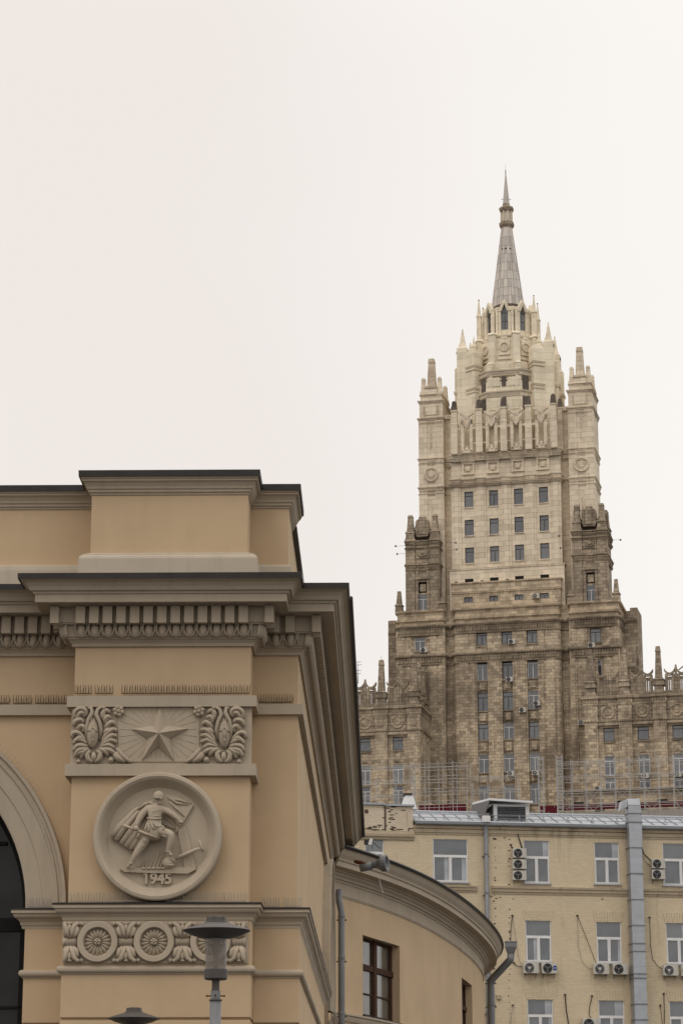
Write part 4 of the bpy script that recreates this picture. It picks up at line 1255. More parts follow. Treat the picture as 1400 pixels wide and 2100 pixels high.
for sx in (-1, 1):
    for sy in (-1, 1):
        x, y = sx*4.75, sy*2.0
        MB().frus(x, y, 137, 146.2, .42, .42, .36, .36).frus(x, y, 146.2, 146.7, .46, .46, .30, .30).frus(x, y, 146.7, 149.2, .27, .27, .07, .07).build('pinnacle', CR, tw)
        MB().ball((x, y, 149.3), .13, .13, .15, 8, 5).build('pinnacle_ball', CAP, tw)
        x, y = sx*5.6, sy*2.6
        MB().frus(x, y, 134, 140.6, .5, .5, .45, .45).frus(x, y, 140.6, 141.1, .5, .5, .3, .3).frus(x, y, 141.1, 142.6, .22, .22, .04, .04).build('pinnacle', CR, tw)
# --- drum with round medallions
rd_ = 5.15
MB().plan(octa(rd_-.1), 136.6, 141.6).build('drum_wall', CR, tw)
MB().sweep(octa(rd_)+[octa(rd_)[0]], [(-.3, 141.3), (.05, 141.35), (.12, 141.5), (.1, 141.62), (-.7, 141.9)]).build('drum_cornice', CRT, tw)
for i in range(8):
    a = OR+2*pi*i/8
    x, y = (rd_-.05)*cos(a), (rd_-.05)*sin(a)
    MB().frus(x, y, 133.6, 141.7, .62, .62, .58, .58, a).frus(x, y, 141.7, 142.1, .70, .70, .5, .5, a).build('drum_buttress', CR, tw)
for i in (4, 5, 6, 7, 0):
    def sq(mb):
        mb.box(-.95, .95, -.10, .0, 138.1, 141.0); mb.box(-.55, .55, -.16, .0, 141.0, 141.35); mb.box(-1.15, 1.15, -.16, 0, 137.3, 137.55)
    so_ = face_part(i, rd_, sq, 'square_panel', CR)
    def rg(mb):
        mb.lathe(0, 139.55, [(.55, -.10), (.58, -.25), (.72, -.30), (.88, -.25), (.9, -.1)], 24, axis='y', cap=False)
        mb.lathe(0, 139.55, [(.02, -.13), (.5, -.13), (.55, -.1)], 20, axis='y', cap=False)
    face_part(i, rd_, rg, 'round_medallion', CRT, so_)
# lower octagon
ro_ = 6.0
MB().plan(octa(ro_-.3), 131, 136.8).build('lower_drum_wall', CR, tw)
for i in (4, 5, 6, 7, 0):
    def pl_(mb):
        mb.box(-.95, .95, -.18, .0, 133.6, 136.4); mb.box(-1.2, 1.2, -.10, 0, 133.1, 133.35)
    face_part(i, ro_-.3, pl_, 'raised_panel', CR)
for i in range(8):
    a = OR+2*pi*i/8
    MB().frus(ro_*cos(a), ro_*sin(a), 131, 136.2, .5, .5, .48, .48, a).frus(ro_*cos(a), ro_*sin(a), 136.2, 136.6, .55, .55, .3, .3, a).build('drum_buttress', CR, tw)
# --- cream core: front block, canted sides with openings
core = [(-7.6, 3.4), (-5.9, -3.2), (-2.95, -6.0), (2.95, -6.0), (5.9, -3.2), (7.6, 3.4)]
MB().plan(core, 121, 133.0).build('core_wall', CR, tw)
cz = [tz(772), tz(804)]
cz = [tz(757, -6.2), tz(800, -6.2)]
for z in cz:
    MB().sweep(core, [(0, z-1.05), (.10, z-1.0), (.14, z-.8), (.10, z-.75), (.10, z-.3), (.28, z-.25), (.32, z), (0, z+.1)]).build('band', CRT, tw)
    bm_ = MB()
    k = -2.8
    while k < 2.85:
        bm_.box(k-.07, k+.07, -6.22, -6.1, z-.72, z-.32); k += .26
    bm_.build('band_dentils', CRT, tw, kind='stuff')
def cant(x0, x1, z0, z1, name, mat):
    d = Vector((2.9, 2.7)).normalized()
    for s_ in (-1, 1):
        p0 = Vector((2.95, -6.0))+d*x0; p1 = Vector((2.95, -6.0))+d*x1; n_ = Vector((d.y, -d.x))*.03
        v = [(s_*(p0+n_).x, (p0+n_).y, z0), (s_*(p1+n_).x, (p1+n_).y, z0), (s_*(p1+n_).x, (p1+n_).y, z1), (s_*(p0+n_).x, (p0+n_).y, z1)]
        MB().add(v, [(0, 1, 2, 3)]).build(name, mat, tw)
cant(.2, 1.45, cz[0]-3.6, cz[0]-1.1, 'dark_opening', CAP)
cant(.2, 1.45, cz[1]-3.4, cz[1]-1.1, 'dark_opening', CAP)
for z0, z1 in ((cz[0]-2.9, cz[0]-1.1), (cz[1]-3.4, cz[1]-1.1)):
    MB().box(-.36, .36, -6.06, -5.9, z0, z1).build('slot', CAP, tw)
    for s_ in (-1, 1): MB().box(s_*.7, s_*2.6, -6.10, -5.9, z0+.1, z1-.2).build('raised_panel', CR, tw)
MB().box(-2.9, 2.9, -5.9, -4, 132.7, 133.5).build('parapet', CR, tw)
MB().box(-.55, .55, -5.95, -5.85, 132.95, 133.3).build('slot', M['blackframe'], tw)
# inner canted buttresses and outer pinnacled ones
for sx in (-1, 1):
    for sy in (-1, 1):
        x, y = sx*5.3, sy*4.2
        b = MB().frus(x, y, 121, 138.7, 1.02, 1.02, .98, .98, R(35)*sx).frus(x, y, 138.7, 139.4, .98, .98, .80, .80, R(35)*sx)
        b = b.build('canted_buttress', CR, tw)
        if sy < 0:
            for z in (cz[0]+1.5, cz[1]+1.2):
                MB().frus(x, y, z-.95, z-.78, 1.08, 1.08, 1.13, 1.13, R(35)*sx).frus(x, y, z-.4, z-.05, 1.06, 1.06, 1.18, 1.18, R(35)*sx).build('buttress_band', CRT, b)
        x, y = sx*7.35, sy*3.6
        b = MB().frus(x, y, 121, 140.0, .95, .95, .88, .88).frus(x, y, 140.0, 140.5, .9, .9, .62, .62).build('outer_buttress', CR, tw)
        MB().frus(x, y, 140.5, 140.9, .62, .62, .52, .52).frus(x, y, 140.9, 143.5, .46, .46, .08, .08).ball((x, y, 143.6), .12, .12, .14, 8, 5).build('pinnacle', CR, b)
        for q in (-1, 1): MB().box(x+q*.9-.12, x+q*.9+.12, y-.7, y-.4, 139.1, 139.5).build('spotlight', CAP, b)
        x, y = sx*8.35, sy*2.7
        b = MB().frus(x, y, 121, 136.6, .55, .8, .48, .7).frus(x, y, 136.6, 137.0, .5, .75, .35, .5).build('outer_buttress', CR, tw)
        for z in (132.2, 128.0): MB().frus(x, y, z, z+.45, .62, .9, .68, .95).build('buttress_band', CRT, b)

# --- open stone screen round the crown
SF = -7.0
zsb, zst = tz(922, SF), tz(832, SF)
PX5 = (-8.35, -4.15, 0, 4.15, 8.35)
def screen(fn, xs, par_name):
    def bx_(mb, x0, x1, y0, y1, z0, z1):
        a = [fn(x0,y0,z0), fn(x1,y0,z0), fn(x1,y1,z0), fn(x0,y1,z0), fn(x0,y0,z1), fn(x1,y0,z1), fn(x1,y1,z1), fn(x0,y1,z1)]
        mb.add(a, [(0,3,2,1),(4,5,6,7),(0,1,5,4),(1,2,6,5),(2,3,7,6),(3,0,4,7)])
    for x in xs:
        p = MB()
        bx_(p, x-.55, x+.55, -.25, .7, zsb-.2, zst-2.6); bx_(p, x-.48, x+.48, -.18, .6, zst-2.6, zst-.35); bx_(p, x-.62, x+.62, -.3, .72, zst-2.75, zst-2.5)
        bx_(p, x-.56, x+.56, -.26, .66, zst-.4, zst-.15)
        po = p.build('screen_pier', SLT, tw)
        c = MB()
        a = [fn(x-.48,-.2,zst-.15), fn(x+.48,-.2,zst-.15), fn(x+.48,.6,zst-.15), fn(x-.48,.6,zst-.15), fn(x-.34,-.05,zst+1.35), fn(x+.34,-.05,zst+1.35), fn(x+.34,.42,zst+1.35), fn(x-.34,.42,zst+1.35), fn(x,.18,zst+1.65)]
        c.add(a, [(0,3,2,1),(0,1,5,4),(1,2,6,5),(2,3,7,6),(3,0,4,7),(4,5,8),(5,6,8),(6,7,8),(7,4,8)])
        c.build('screen_pier_cap', CAP, po)
    for a_, b_ in zip(xs, xs[1:]):
        m_ = (a_+b_)/2
        p = MB()
        zt = zst-.5
        for s_ in (-1, 1):
            bx_(p, m_+s_*.52, m_+s_*.98, 0, .35, zsb, zt-1.4)
            bx_(p, m_+s_*.42, m_+s_*.52, .1, .3, zsb, zt-1.6)
            # flaring curved head
            n = 6
            for k in range(n):
                t0, t1 = k/n, (k+1)/n
                f0, f1 = sin(t0*pi/2), sin(t1*pi/2)
                xa0, xa1 = m_+s_*(.10+1.15*t0), m_+s_*(.10+1.15*t1)
                za0, za1 = zt-.8+.75*f0, zt-.8+.75*f1
                q = [fn(xa0,-.08,za0-.5*(1-t0*.3)), fn(xa1,-.08,za1-.5*(1-t1*.3)), fn(xa1,-.08,za1), fn(xa0,-.08,za0)]
                q += [fn(xa0,.35,za0-.5*(1-t0*.3)), fn(xa1,.35,za1-.5*(1-t1*.3)), fn(xa1,.35,za1), fn(xa0,.35,za0)]
                p.add(q, [(0,1,2,3),(4,7,6,5),(0,4,5,1),(1,5,6,2),(2,6,7,3),(3,7,4,0)])
            bx_(p, m_+s_*.25, m_+s_*.99, .0, .3, zt-2.3, zt-.95)
        bx_(p, m_-.24, m_+.24, .06, .3, zt-2.9, zt-1.2)
        bx_(p, m_-1.0, m_+1.0, .0, .32, zsb-.1, zsb+.45)
        bx_(p, m_-.22, m_+.22, -.1, .2, zsb+.4, zsb+1.1)
        p.build('screen_panel', SLT, tw)
        cv = MB()
        a = [fn(m_-.62,-.12,zt-1.55), fn(m_,-.12,zt-2.35), fn(m_+.62,-.12,zt-1.55), fn(m_+.62,-.12,zt-2.2), fn(m_,-.12,zt-3.0), fn(m_-.62,-.12,zt-2.2)]
        b = [fn(m_-.62,.1,zt-1.55), fn(m_,.1,zt-2.35), fn(m_+.62,.1,zt-1.55), fn(m_+.62,.1,zt-2.2), fn(m_,.1,zt-3.0), fn(m_-.62,.1,zt-2.2)]
        cv.add(a+b, [(0,5,4,1),(1,4,3,2),(0,1,7,6),(1,2,8,7),(2,3,9,8),(3,4,10,9),(4,5,11,10),(5,0,6,11)])
        cv.build('screen_chevron', SLTT, tw)
        for q0, q1 in ((a_+.5, m_-.9), (m_+.9, b_-.5)):
            for r0, r1, r2 in ((.2, zsb+1.5, zsb+1.75), (.1, zst-3.6, zst-3.2)):
                rl2 = MB(); bx_(rl2, q0, q1, r0, .35, r1, r2); rl2.build('screen_rail', SLT, tw)
screen(lambda x, y, z: (x, SF+y, z), PX5, 'front')
screen(lambda x, y, z: (9.3-y, x, z), (-4.2, 0, 4.2), 'right')
screen(lambda x, y, z: (-9.3+y, -x, z), (-4.2, 0, 4.2), 'left')

# --- pale shaft
SW = 9.15
z0s, z1s = 96.0, zsb
cols4 = (-6.25, -2.08, 2.08, 6.25)
TWIN = []
def tower_window(u, w_, z0, z1, width, kind=0, lights=1):
    """recessed window: frame (with bars) > panes"""
    fm = MB(); W_, H_ = width, z1-z0
    t = .09
    fm.box(0, t, 0, .12, 0, H_); fm.box(W_-t, W_, 0, .12, 0, H_); fm.box(t, W_-t, 0, .12, H_-t, H_); fm.box(t, W_-t, 0, .12, 0, t)
    if lights > 1: fm.box(W_/2-.045, W_/2+.045, .0, .1, t, H_*.72)
    if H_ > 2: fm.box(t, W_-t, 0, .1, H_*.72, H_*.72+.09)
    key = (round(W_, 2), round(H_, 2), lights, kind)
    if key not in TW_CACHE:
        a = fm.mesh('window'); a.materials.append((M['darkmetal'], M['white'], M['brownwood'])[kind])
        b = MB().add([(t,.06,t),(W_-t,.06,t),(W_-t,.06,H_-t),(t,.06,H_-t)], [(0,1,2,3)]).mesh('pane')
        TW_CACHE[key] = (a, b)
    a, b = TW_CACHE[key]
    o = inst(a, 'window', tw, (u-W_/2, w_, z0))
    p = inst(b, 'pane', o)
    p.data = b
    if not b.materials: b.materials.append(M['glass'])
    return o, p
TW_CACHE = {}
rows3 = []
for y0, y1 in ((1003, 1035), (1061, 1093), (1118, 1150)):
    rows3.append((tz(y1, -6), tz(y0, -6)))
hl_ = [(c-.76, c+.76, a, b) for c in cols4 for a, b in rows3]
MB().wall(-SW, SW, z0s, z1s, hl_, -6, .45).add([(SW,-6,z0s),(SW,6,z0s),(SW,6,z1s),(SW,-6,z1s)], [(0,1,2,3)]).add([(-SW,-6,z0s),(-SW,6,z0s),(-SW,6,z1s),(-SW,-6,z1s)], [(0,3,2,1)]).add([(-SW,6,z0s),(SW,6,z0s),(SW,6,z1s),(-SW,6,z1s)], [(0,3,2,1)]).add([(-SW,-6,z1s),(SW,-6,z1s),(SW,6,z1s),(-SW,6,z1s)], [(0,1,2,3)]).build('shaft_wall', SLT, tw)
for c in cols4:
    for a, b in rows3:
        tower_window(c, -5.72, a, b, 1.52, 0, random.choice((1, 1, 2)))
        MB().box(c-.85, c+.85, -6.14, -5.95, a-.22, a-.06).build('window_sill', SLTT, tw)
zfr0, zfr1 = tz(975, -6.3), tz(935, -6.3)
zpb = tz(1162, -6.3)
for x in (-8.35, -4.15, 0, 4.15, 8.35):
    MB().box(x-.80, x+.80, -6.22, -5.98, zpb, zfr0-.4).build('pilaster', SLT, tw)
    MB().box(x-.42, x+.42, -6.36, -6.2, zpb, zfr0-.4).build('pilaster_strip', SLT, tw)
ppath = [(-SW, 6), (-SW, -6.0)]
for x in (-8.35, -4.15, 0, 4.15, 8.35):
    a = max(-SW, x-.8); b = min(SW, x+.8)
    ppath += ([(a, -6.25)] if a > -SW else [])+[(x-.62 if a > -SW else -SW, -6.5), (x+.62 if b < SW else SW, -6.5)]+([(b, -6.25)] if b < SW else [])
ppath = [(-SW, 6), (-SW, -6.5), (-7.7, -6.5), (-7.55, -6.25), (-4.95, -6.25), (-4.8, -6.5), (-3.5, -6.5), (-3.35, -6.25), (-.8, -6.25), (-.65, -6.5)]
ppath = ppath + [(-x, y) for x, y in ppath[::-1]]
def tband(z, h, o, name='cornice', mat=None, path=None, dent=True, par=None):
    """moulded string: fillet, cavetto, drip"""
    c = MB().sweep(path or ppath, [(0, z-h), (o*.25, z-h*.95), (o*.3, z-h*.7), (o*.55, z-h*.62), (o*.6, z-h*.3), (o, z-h*.22), (o, z), (0, z+.06)]).build(name, mat or SLTT, tw)
    return c
tband(tz(925, -6.6), .8, .32)
tband(zfr1+.1, .55, .3)
tband(zfr0-.1, .8, .30); tband(zfr0-1.1, .4, .34)
db_ = MB()
k = -SW+.2
while k < SW: db_.box(k, k+.16, -6.66, -6.45, zfr0-.45, zfr0-.2); db_.box(k, k+.16, -6.62, -6.45, zfr1-.5, zfr1-.3); k += .36
db_.build('dentil_band', SLTT, tw, kind='stuff')
zm = (zfr0+zfr1)/2+.05
for c in cols4:
    MB().box(c-1.15, c+1.15, -6.42, -6.2, zm+.95, zm+1.15).build('panel_hood', SLTT, tw)
    MB().box(c-1.05, c-.75, -6.30, -6.0, zm-1.1, zm+.95).box(c+.75, c+1.05, -6.30, -6.0, zm-1.1, zm+.95).box(c-.75, c+.75, -6.30, -6.0, zm-1.1, zm-.85).box(c-.75, c+.75, -6.30, -6.0, zm+.7, zm+.95).build('panel_frame', SLT, tw)
    MB().box(c-.38, c+.38, -6.32, -6.0, zm-.5, zm+.22).build('panel_boss', SLT, tw, bevel=.05)
# base of the shaft
MB().box(-SW-.35, SW+.35, -6.65, -5.9, 93, zpb).build('shaft_base', SLT, tw)
MB().sweep([(-SW-.35, -5), (-SW-.35, -6.65), (SW+.35, -6.65), (SW+.35, -5)], [(0, zpb-.35), (.1, zpb-.3), (.12, zpb), (0, zpb+.05)]).build('base_string', SLTT, tw)
# low terrace storey in front
TF = -7.6
tzt, tzm = tz(1190, TF), tz(1207, TF)
tzl = tz(1238, TF)
h4 = [(c-.72, c+.72, tz(1231, TF), tz(1220, TF)) for c in cols4]
MB().wall(-8.6, 8.6, tzl-1, tzt, h4, TF, .4).box(-8.6, 8.6, TF+.001, -6.0, tzt-.05, tzt).build('terrace_wall', M['stonemid'], tw)
MB().box(8.6, 8.9, TF, -6, tzl-1, tzt).build('terrace_end', M['stonemid'], tw)
MB().box(-8.9, -8.6, TF, -6, tzl-1, tzt).build('terrace_end', M['stonemid'], tw)
MB().sweep([(-8.9, -6), (-8.9, TF), (8.9, TF), (8.9, -6)], [(0, tzm-.5), (.15, tzm-.45), (.2, tzm-.1), (.12, tzm), (.12, tzt-.3), (.3, tzt-.2), (.32, tzt), (0, tzt+.02)]).build('terrace_parapet', M['stonemid'], tw)
for c, (a, b, d, e_) in zip(cols4, h4): tower_window(c, TF+.3, d, e_, 1.44, 0, 2)
for c in cols4:
    MB().box(c-.7, c+.7, -6.70, -6.64, tzt+.1, tzt+.85).build('dark_opening', M['blackframe'], tw)
for c in (-8.4, -4.1, .1): MB().box(c-.22, c+.22, -6.9, -6.64, tzt+.05, tzt+.45).build('roof_box', CAP, tw)
# recessed links between shaft and flanking towers
for s_ in (-1, 1):
    MB().box(s_*9.15, s_*10.7, -4.2, 4.5, 92, 128.2).build('link_wall', SG if False else SLT, tw)
    for z in (tz(925), zfr0-.1, zfr1+.1, 128.3):
        MB().box(s_*9.16, s_*10.68, -4.5, -4.15, z-.7, z).build('link_band', SLTT, tw)

# --- flanking towers
FW0, FW1 = 10.6, 14.65
def flank(s_):
    w0, w1 = -5.4, 1.4
    X0, X1 = s_*FW0, s_*FW1
    zt = 127.7
    MB().box(X0, X1, w0, w1, 92, zt).build('flanking_tower', SLT, tw)
    xm = (X0+X1)/2; hw = (FW1-FW0)/2; ym = (w0+w1)/2; hy = (w1-w0)/2
    pth = [(xm-hw, w1), (xm-hw, w0), (xm+hw, w0), (xm+hw, w1)]
    for s2 in (-1, 1):
        MB().box(xm+s2*hw-.0, xm+s2*(hw-1.35), w0-.14, w0+.05, 92, zt-.3).build('pilaster', SLT, tw)
        MB().box(xm+s2*hw, xm+s2*(hw+.1), w0-.1, w0+1.4, 92, zt-.3).build('pilaster', SLT, tw)
    for z, h, o in ((zt, .8, .32), (120.6, .8, .32), (115.6, .8, .32), (114.4, .4, .22), (119.6, .35, .2)):
        tband(z, h, o, 'cornice', SLTT, pth)
    db2 = MB()
    for zq in (119.95, 126.95, 115.05):
        k = xm-hw
        while k < xm+hw: db2.box(k, k+.15, w0-.32, w0-.1, zq-.25, zq); k += .34
    db2.build('dentil_band', SLTT, tw, kind='stuff')
    md = MB().lathe(xm, 117.75, [(.02, w0-.2), (.5, w0-.25), (.62, w0-.12), (.9, w0-.12), (.98, w0-.32), (1.25, w0-.34), (1.32, w0-.1), (1.32, w0+.05)], 28, axis='y', cap=False).build('round_medallion', SLTT, tw)
    for k in range(12):
        t = k*pi/6
        MB().ball((xm+.76*cos(t), w0-.15, 117.75+.76*sin(t)), .13, .1, .13, 6, 4).build('medallion_bead', SLTT, md)
    # head of the tower
    MB().box(xm-hw+.05, xm+hw-.05, w0+.05, w1-.05, zt, zt+2.7).build('tower_head', SLT, tw)
    MB().box(xm-.95, xm+.95, w0-.1, w0+.1, zt+.5, zt+2.3).build('head_panel', SLT, tw, bevel=.05)
    for s2 in (-1, 1):
        for k in range(5): MB().box(xm+s2*1.2-.12, xm+s2*1.2+.12, w0-.1, w0+.1, zt+.5+k*.38, zt+.74+k*.38).build('head_bead', SLTT, tw)
    p2 = [(xm-hw+.1, w1), (xm-hw+.1, w0+.1), (xm+hw-.1, w0+.1), (xm+hw-.1, w1)]
    tband(zt+3.1, .7, .35, 'cornice', SLTT, p2)
    MB().box(xm-hw+.2, xm+hw-.2, w0+.3, w1-.3, zt+3.0, zt+4.0).build('tower_head_step', SLT, tw)
    p3 = [(xm-hw+.3, w1), (xm-hw+.3, w0+.35), (xm+hw-.3, w0+.35), (xm+hw-.3, w1)]
    tband(zt+4.3, .5, .25, 'cornice', SLTT, p3)
    MB().frus(xm, ym-1.0, zt+4.2, zt+5.7, 1.0, 2.4, .95, 2.2).build('obelisk_base', SLT, tw)
    MB().frus(xm, ym-1.0, zt+5.3, zt+5.6, 1.05, 2.45, 1.1, 2.5).build('obelisk_base_band', SLTT, tw)
    MB().frus(xm+.0, w0+1.2, zt+5.7, 137.8, .72, .72, .50, .50).frus(xm, w0+1.2, 137.8, 138.5, .56, .56, .46, .46).build('obelisk', SLTT, tw)
    for s2 in (-1, 1):
        for yy in (w0+.9, w1-.9):
            MB().frus(xm+s2*(hw-.65), yy, zt+4.1, zt+4.9, .62, .62, .52, .52).frus(xm+s2*(hw-.65), yy, zt+4.9, zt+7.0, .42, .42, .30, .30).frus(xm+s2*(hw-.65), yy, zt+7.0, zt+7.4, .36, .36, .22, .22).build('corner_pinnacle', SLT, tw)
    # narrow slots
    for z0, z1 in ((zt-5.6, zt-1.4), (104, 112.6)):
        MB().box(xm-.22, xm+.22, w0-.03, w0+.02, z0, z1).build('slot', SLTT, tw)
flank(-1); flank(1)

# --- main body
BW, BF = 18.3, -8.0
zc1, zc2 = tz(1272, BF-.5), tz(1333, BF-.5)
zpt = tz(1241, BF-.3)
def fil(P, r, n=3):
    o = [P[0]]
    for a, p, b in zip(P, P[1:], P[2:]):
        a, p, b = Vector(a), Vector(p), Vector(b)
        d0 = (a-p); d1 = (b-p)
        rr = min(r, d0.length*.45, d1.length*.45)
        q0 = p+d0.normalized()*rr; q1 = p+d1.normalized()*rr
        for k in range(n+1):
            t = k/n
            o.append(tuple(q0*(1-t)**2+p*2*t*(1-t)+q1*t*t))
    o.append(P[-1]); return o
half = [(8.75, BF+1.4), (8.75, BF)]
bpath0 = [(-BW, 6), (-BW, BF), (-10.2, BF), (-10.2, BF+1.4), (-8.75, BF+1.4), (-8.75, BF)]
bpath = fil(bpath0+[(-x, y) for x, y in bpath0[::-1]], .75)
colsC = (-4.12, 0, 4.12)
wrow = [(tz(b, BF+.4), tz(a, BF+.4)) for a, b in ((1352, 1393), (1418, 1456), (1482, 1516), (1545, 1583), (1609, 1650), (1676, 1714))]
top_row = (tz(1321, BF+.4), tz(1293, BF+.4))
ZB = 20.
# backing walls with openings
hC = [(c-.85, c+.85, a, b) for c in colsC for a, b in wrow]
MB().wall(-8.7, 8.7, ZB, zc2, hC, BF+.45, .35).build('centre_wall', ST, tw)
hT = [(c-.85, c+.85, *top_row) for c in colsC]
MB().wall(-8.0, 8.0, zc2, zc1+.1, hT, BF+.12, .4).build('upper_wall', ST, tw)
for s_ in (-1, 1):
    a, b = sorted((s_*10.2, s_*BW))
    hS = [(s_*14.4-.85, s_*14.4+.85, tz(p_, BF), tz(q_, BF)) for q_, p_ in ((1297, 1325), (1360, 1396), (1426, 1460), (1490, 1522), (1555, 1590))]
    MB().wall(a, b, ZB, zc1+.1, hS, BF+.3, .35).build('side_bay_wall', ST, tw)
    for (x0, x1, z0, z1) in hS:
        tower_window((x0+x1)/2, BF+.52, z0, z1, x1-x0, 1 if random.random() < .5 else 0, 2)
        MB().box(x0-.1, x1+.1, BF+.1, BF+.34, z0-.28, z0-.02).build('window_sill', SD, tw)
    MB().box(s_*BW, s_*(BW-.05), BF+.3, 6, ZB, zc1+.1).build('end_wall', ST, tw)
    for x0, x1 in ((10.2, 11.3), (11.3, 13.1), (15.7, 17.0), (17.0, BW)):
        o = (.0 if x0 in (10.2, 17.0) else .12)
        MB().box(s_*x0, s_*x1, BF+o, BF+.35, ZB, zc2-.6).build('pier', ST, tw)
        MB().box(s_*x0, s_*x1, BF+o+.05, BF+.35, zc2-.6, zc1).build('pier', ST, tw)
        MB().box(s_*(x0+.3), s_*(x1-.3), BF+o-.09, BF+o+.02, ZB, zc2-1.7).build('pier_strip', ST, tw)
        MB().box(s_*(x0+.35), s_*(x1-.35), BF+o-.03, BF+o+.08, zc2+.2, zc1-1.7).build('pier_strip', ST, tw)
    MB().box(s_*8.7, s_*10.25, BF+1.4, BF+2, ZB, zc1).build('recess_wall', ST, tw)
    MB().box(s_*8.75, s_*8.70, BF+.4, BF+1.5, ZB, zc1).box(s_*10.2, s_*10.25, BF+.3, BF+1.5, ZB, zc1).build('recess_jamb', ST, tw)
for (a, b) in [(4.99, 6.2), (6.2, 8.0), (.88, 3.24)]:
    for s_ in (-1, 1):
        MB().box(s_*a, s_*b, BF+(.08 if a == 4.99 else 0), BF+.46, ZB, zc2-.6).build('pier', ST, tw)
        if a != .88:
            MB().box(s_*(a+.25), s_*(b-.25), BF+(-.02 if a == 4.99 else -.1), BF+.1, ZB, zc2-1.7).build('pier_strip', ST, tw)
        if a == .88:
            MB().box(s_*(a+.35), s_*(b-.35), BF-.1, BF+.05, ZB, zc2-.6).build('pier_strip', ST, tw)
        MB().box(s_*(a+.1), s_*(b-.1), BF+.02, BF+.2, zc2-.6, zc1).build('pier', ST, tw)
for s_ in (-1, 1):       # rounded corner shafts
    MB().lathe(s_*8.0, BF+.75, [(.75, ZB), (.75, zc1)], 16, cap=False).build('round_shaft', ST, tw, smooth=True)
    MB().lathe(s_*10.9, BF+.72, [(.75, ZB), (.75, zc1)], 16, cap=False).build('round_shaft', ST, tw, smooth=True)
for c in colsC:
    for i, (a, b) in enumerate(wrow):
        kind = 1 if i >= 3 else random.choice((0, 0, 1))
        tower_window(c, BF+.62, a, b, 1.7, kind, 2)
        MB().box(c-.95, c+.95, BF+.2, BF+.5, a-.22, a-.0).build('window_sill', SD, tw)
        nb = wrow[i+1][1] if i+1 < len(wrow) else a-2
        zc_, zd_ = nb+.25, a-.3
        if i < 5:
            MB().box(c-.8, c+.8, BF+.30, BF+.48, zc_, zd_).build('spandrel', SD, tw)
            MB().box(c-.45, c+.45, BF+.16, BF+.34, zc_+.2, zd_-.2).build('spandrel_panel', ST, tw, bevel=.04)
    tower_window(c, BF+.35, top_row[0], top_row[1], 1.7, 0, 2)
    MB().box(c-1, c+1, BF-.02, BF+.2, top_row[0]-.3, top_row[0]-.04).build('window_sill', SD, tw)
def dentpath(path, z0, z1, o, step=.42, wd=.2, name='dentil_band', mat=None):
    mb = MB()
    for a, b in zip(path, path[1:]):
        a, b = Vector(a), Vector(b); L = (b-a).length
        if L < .3: continue
        d = (b-a)/L; n_ = Vector((d.y, -d.x)); k = int(L/step)
        if k < 1: continue
        for i in range(k):
            p = a+d*((i+.5)*L/k); q0 = p-d*wd/2; q1 = p+d*wd/2
            mb.plan([(q0.x, q0.y), (q0.x+n_.x*o, q0.y+n_.y*o), (q1.x+n_.x*o, q1.y+n_.y*o), (q1.x, q1.y)][::-1], z0, z1)
    return mb.build(name, mat or SD, tw, kind='stuff')
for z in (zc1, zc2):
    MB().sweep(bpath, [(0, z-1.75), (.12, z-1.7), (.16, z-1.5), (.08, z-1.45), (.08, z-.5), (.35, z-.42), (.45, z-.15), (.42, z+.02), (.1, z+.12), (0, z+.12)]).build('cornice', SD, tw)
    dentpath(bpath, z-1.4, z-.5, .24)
MB().sweep(bpath, [(-.25, zc1), (-.15, zc1+.6), (.1, zc1+.75), (.14, zc1+1.1), (-.1, zc1+1.2), (-.1, zpt-.45), (.25, zpt-.35), (.3, zpt-.02), (-.9, zpt+.05)]).build('parapet', M['stonemid'], tw)
MB().plan([(-BW+.2, BF+.9), (BW-.2, BF+.9), (BW-.2, 6), (-BW+.2, 6)], zc1, zpt-.1).build('terrace', ST, tw)
for s_ in (-1, 1):
    for (x, y) in ((s_*17.9, BF+.9), (s_*10.6, BF+.8)):
        MB().frus(x, y, zpt, zpt+1.1, .62, .62, .55, .55).frus(x, y, zpt+1.1, zpt+1.3, .7, .7, .6, .6).frus(x, y, zpt+1.3, (zpt+3.6 if abs(x) > 12 else zpt+2.2), .45, .45, .26, .26).build('parapet_obelisk', SG, tw)

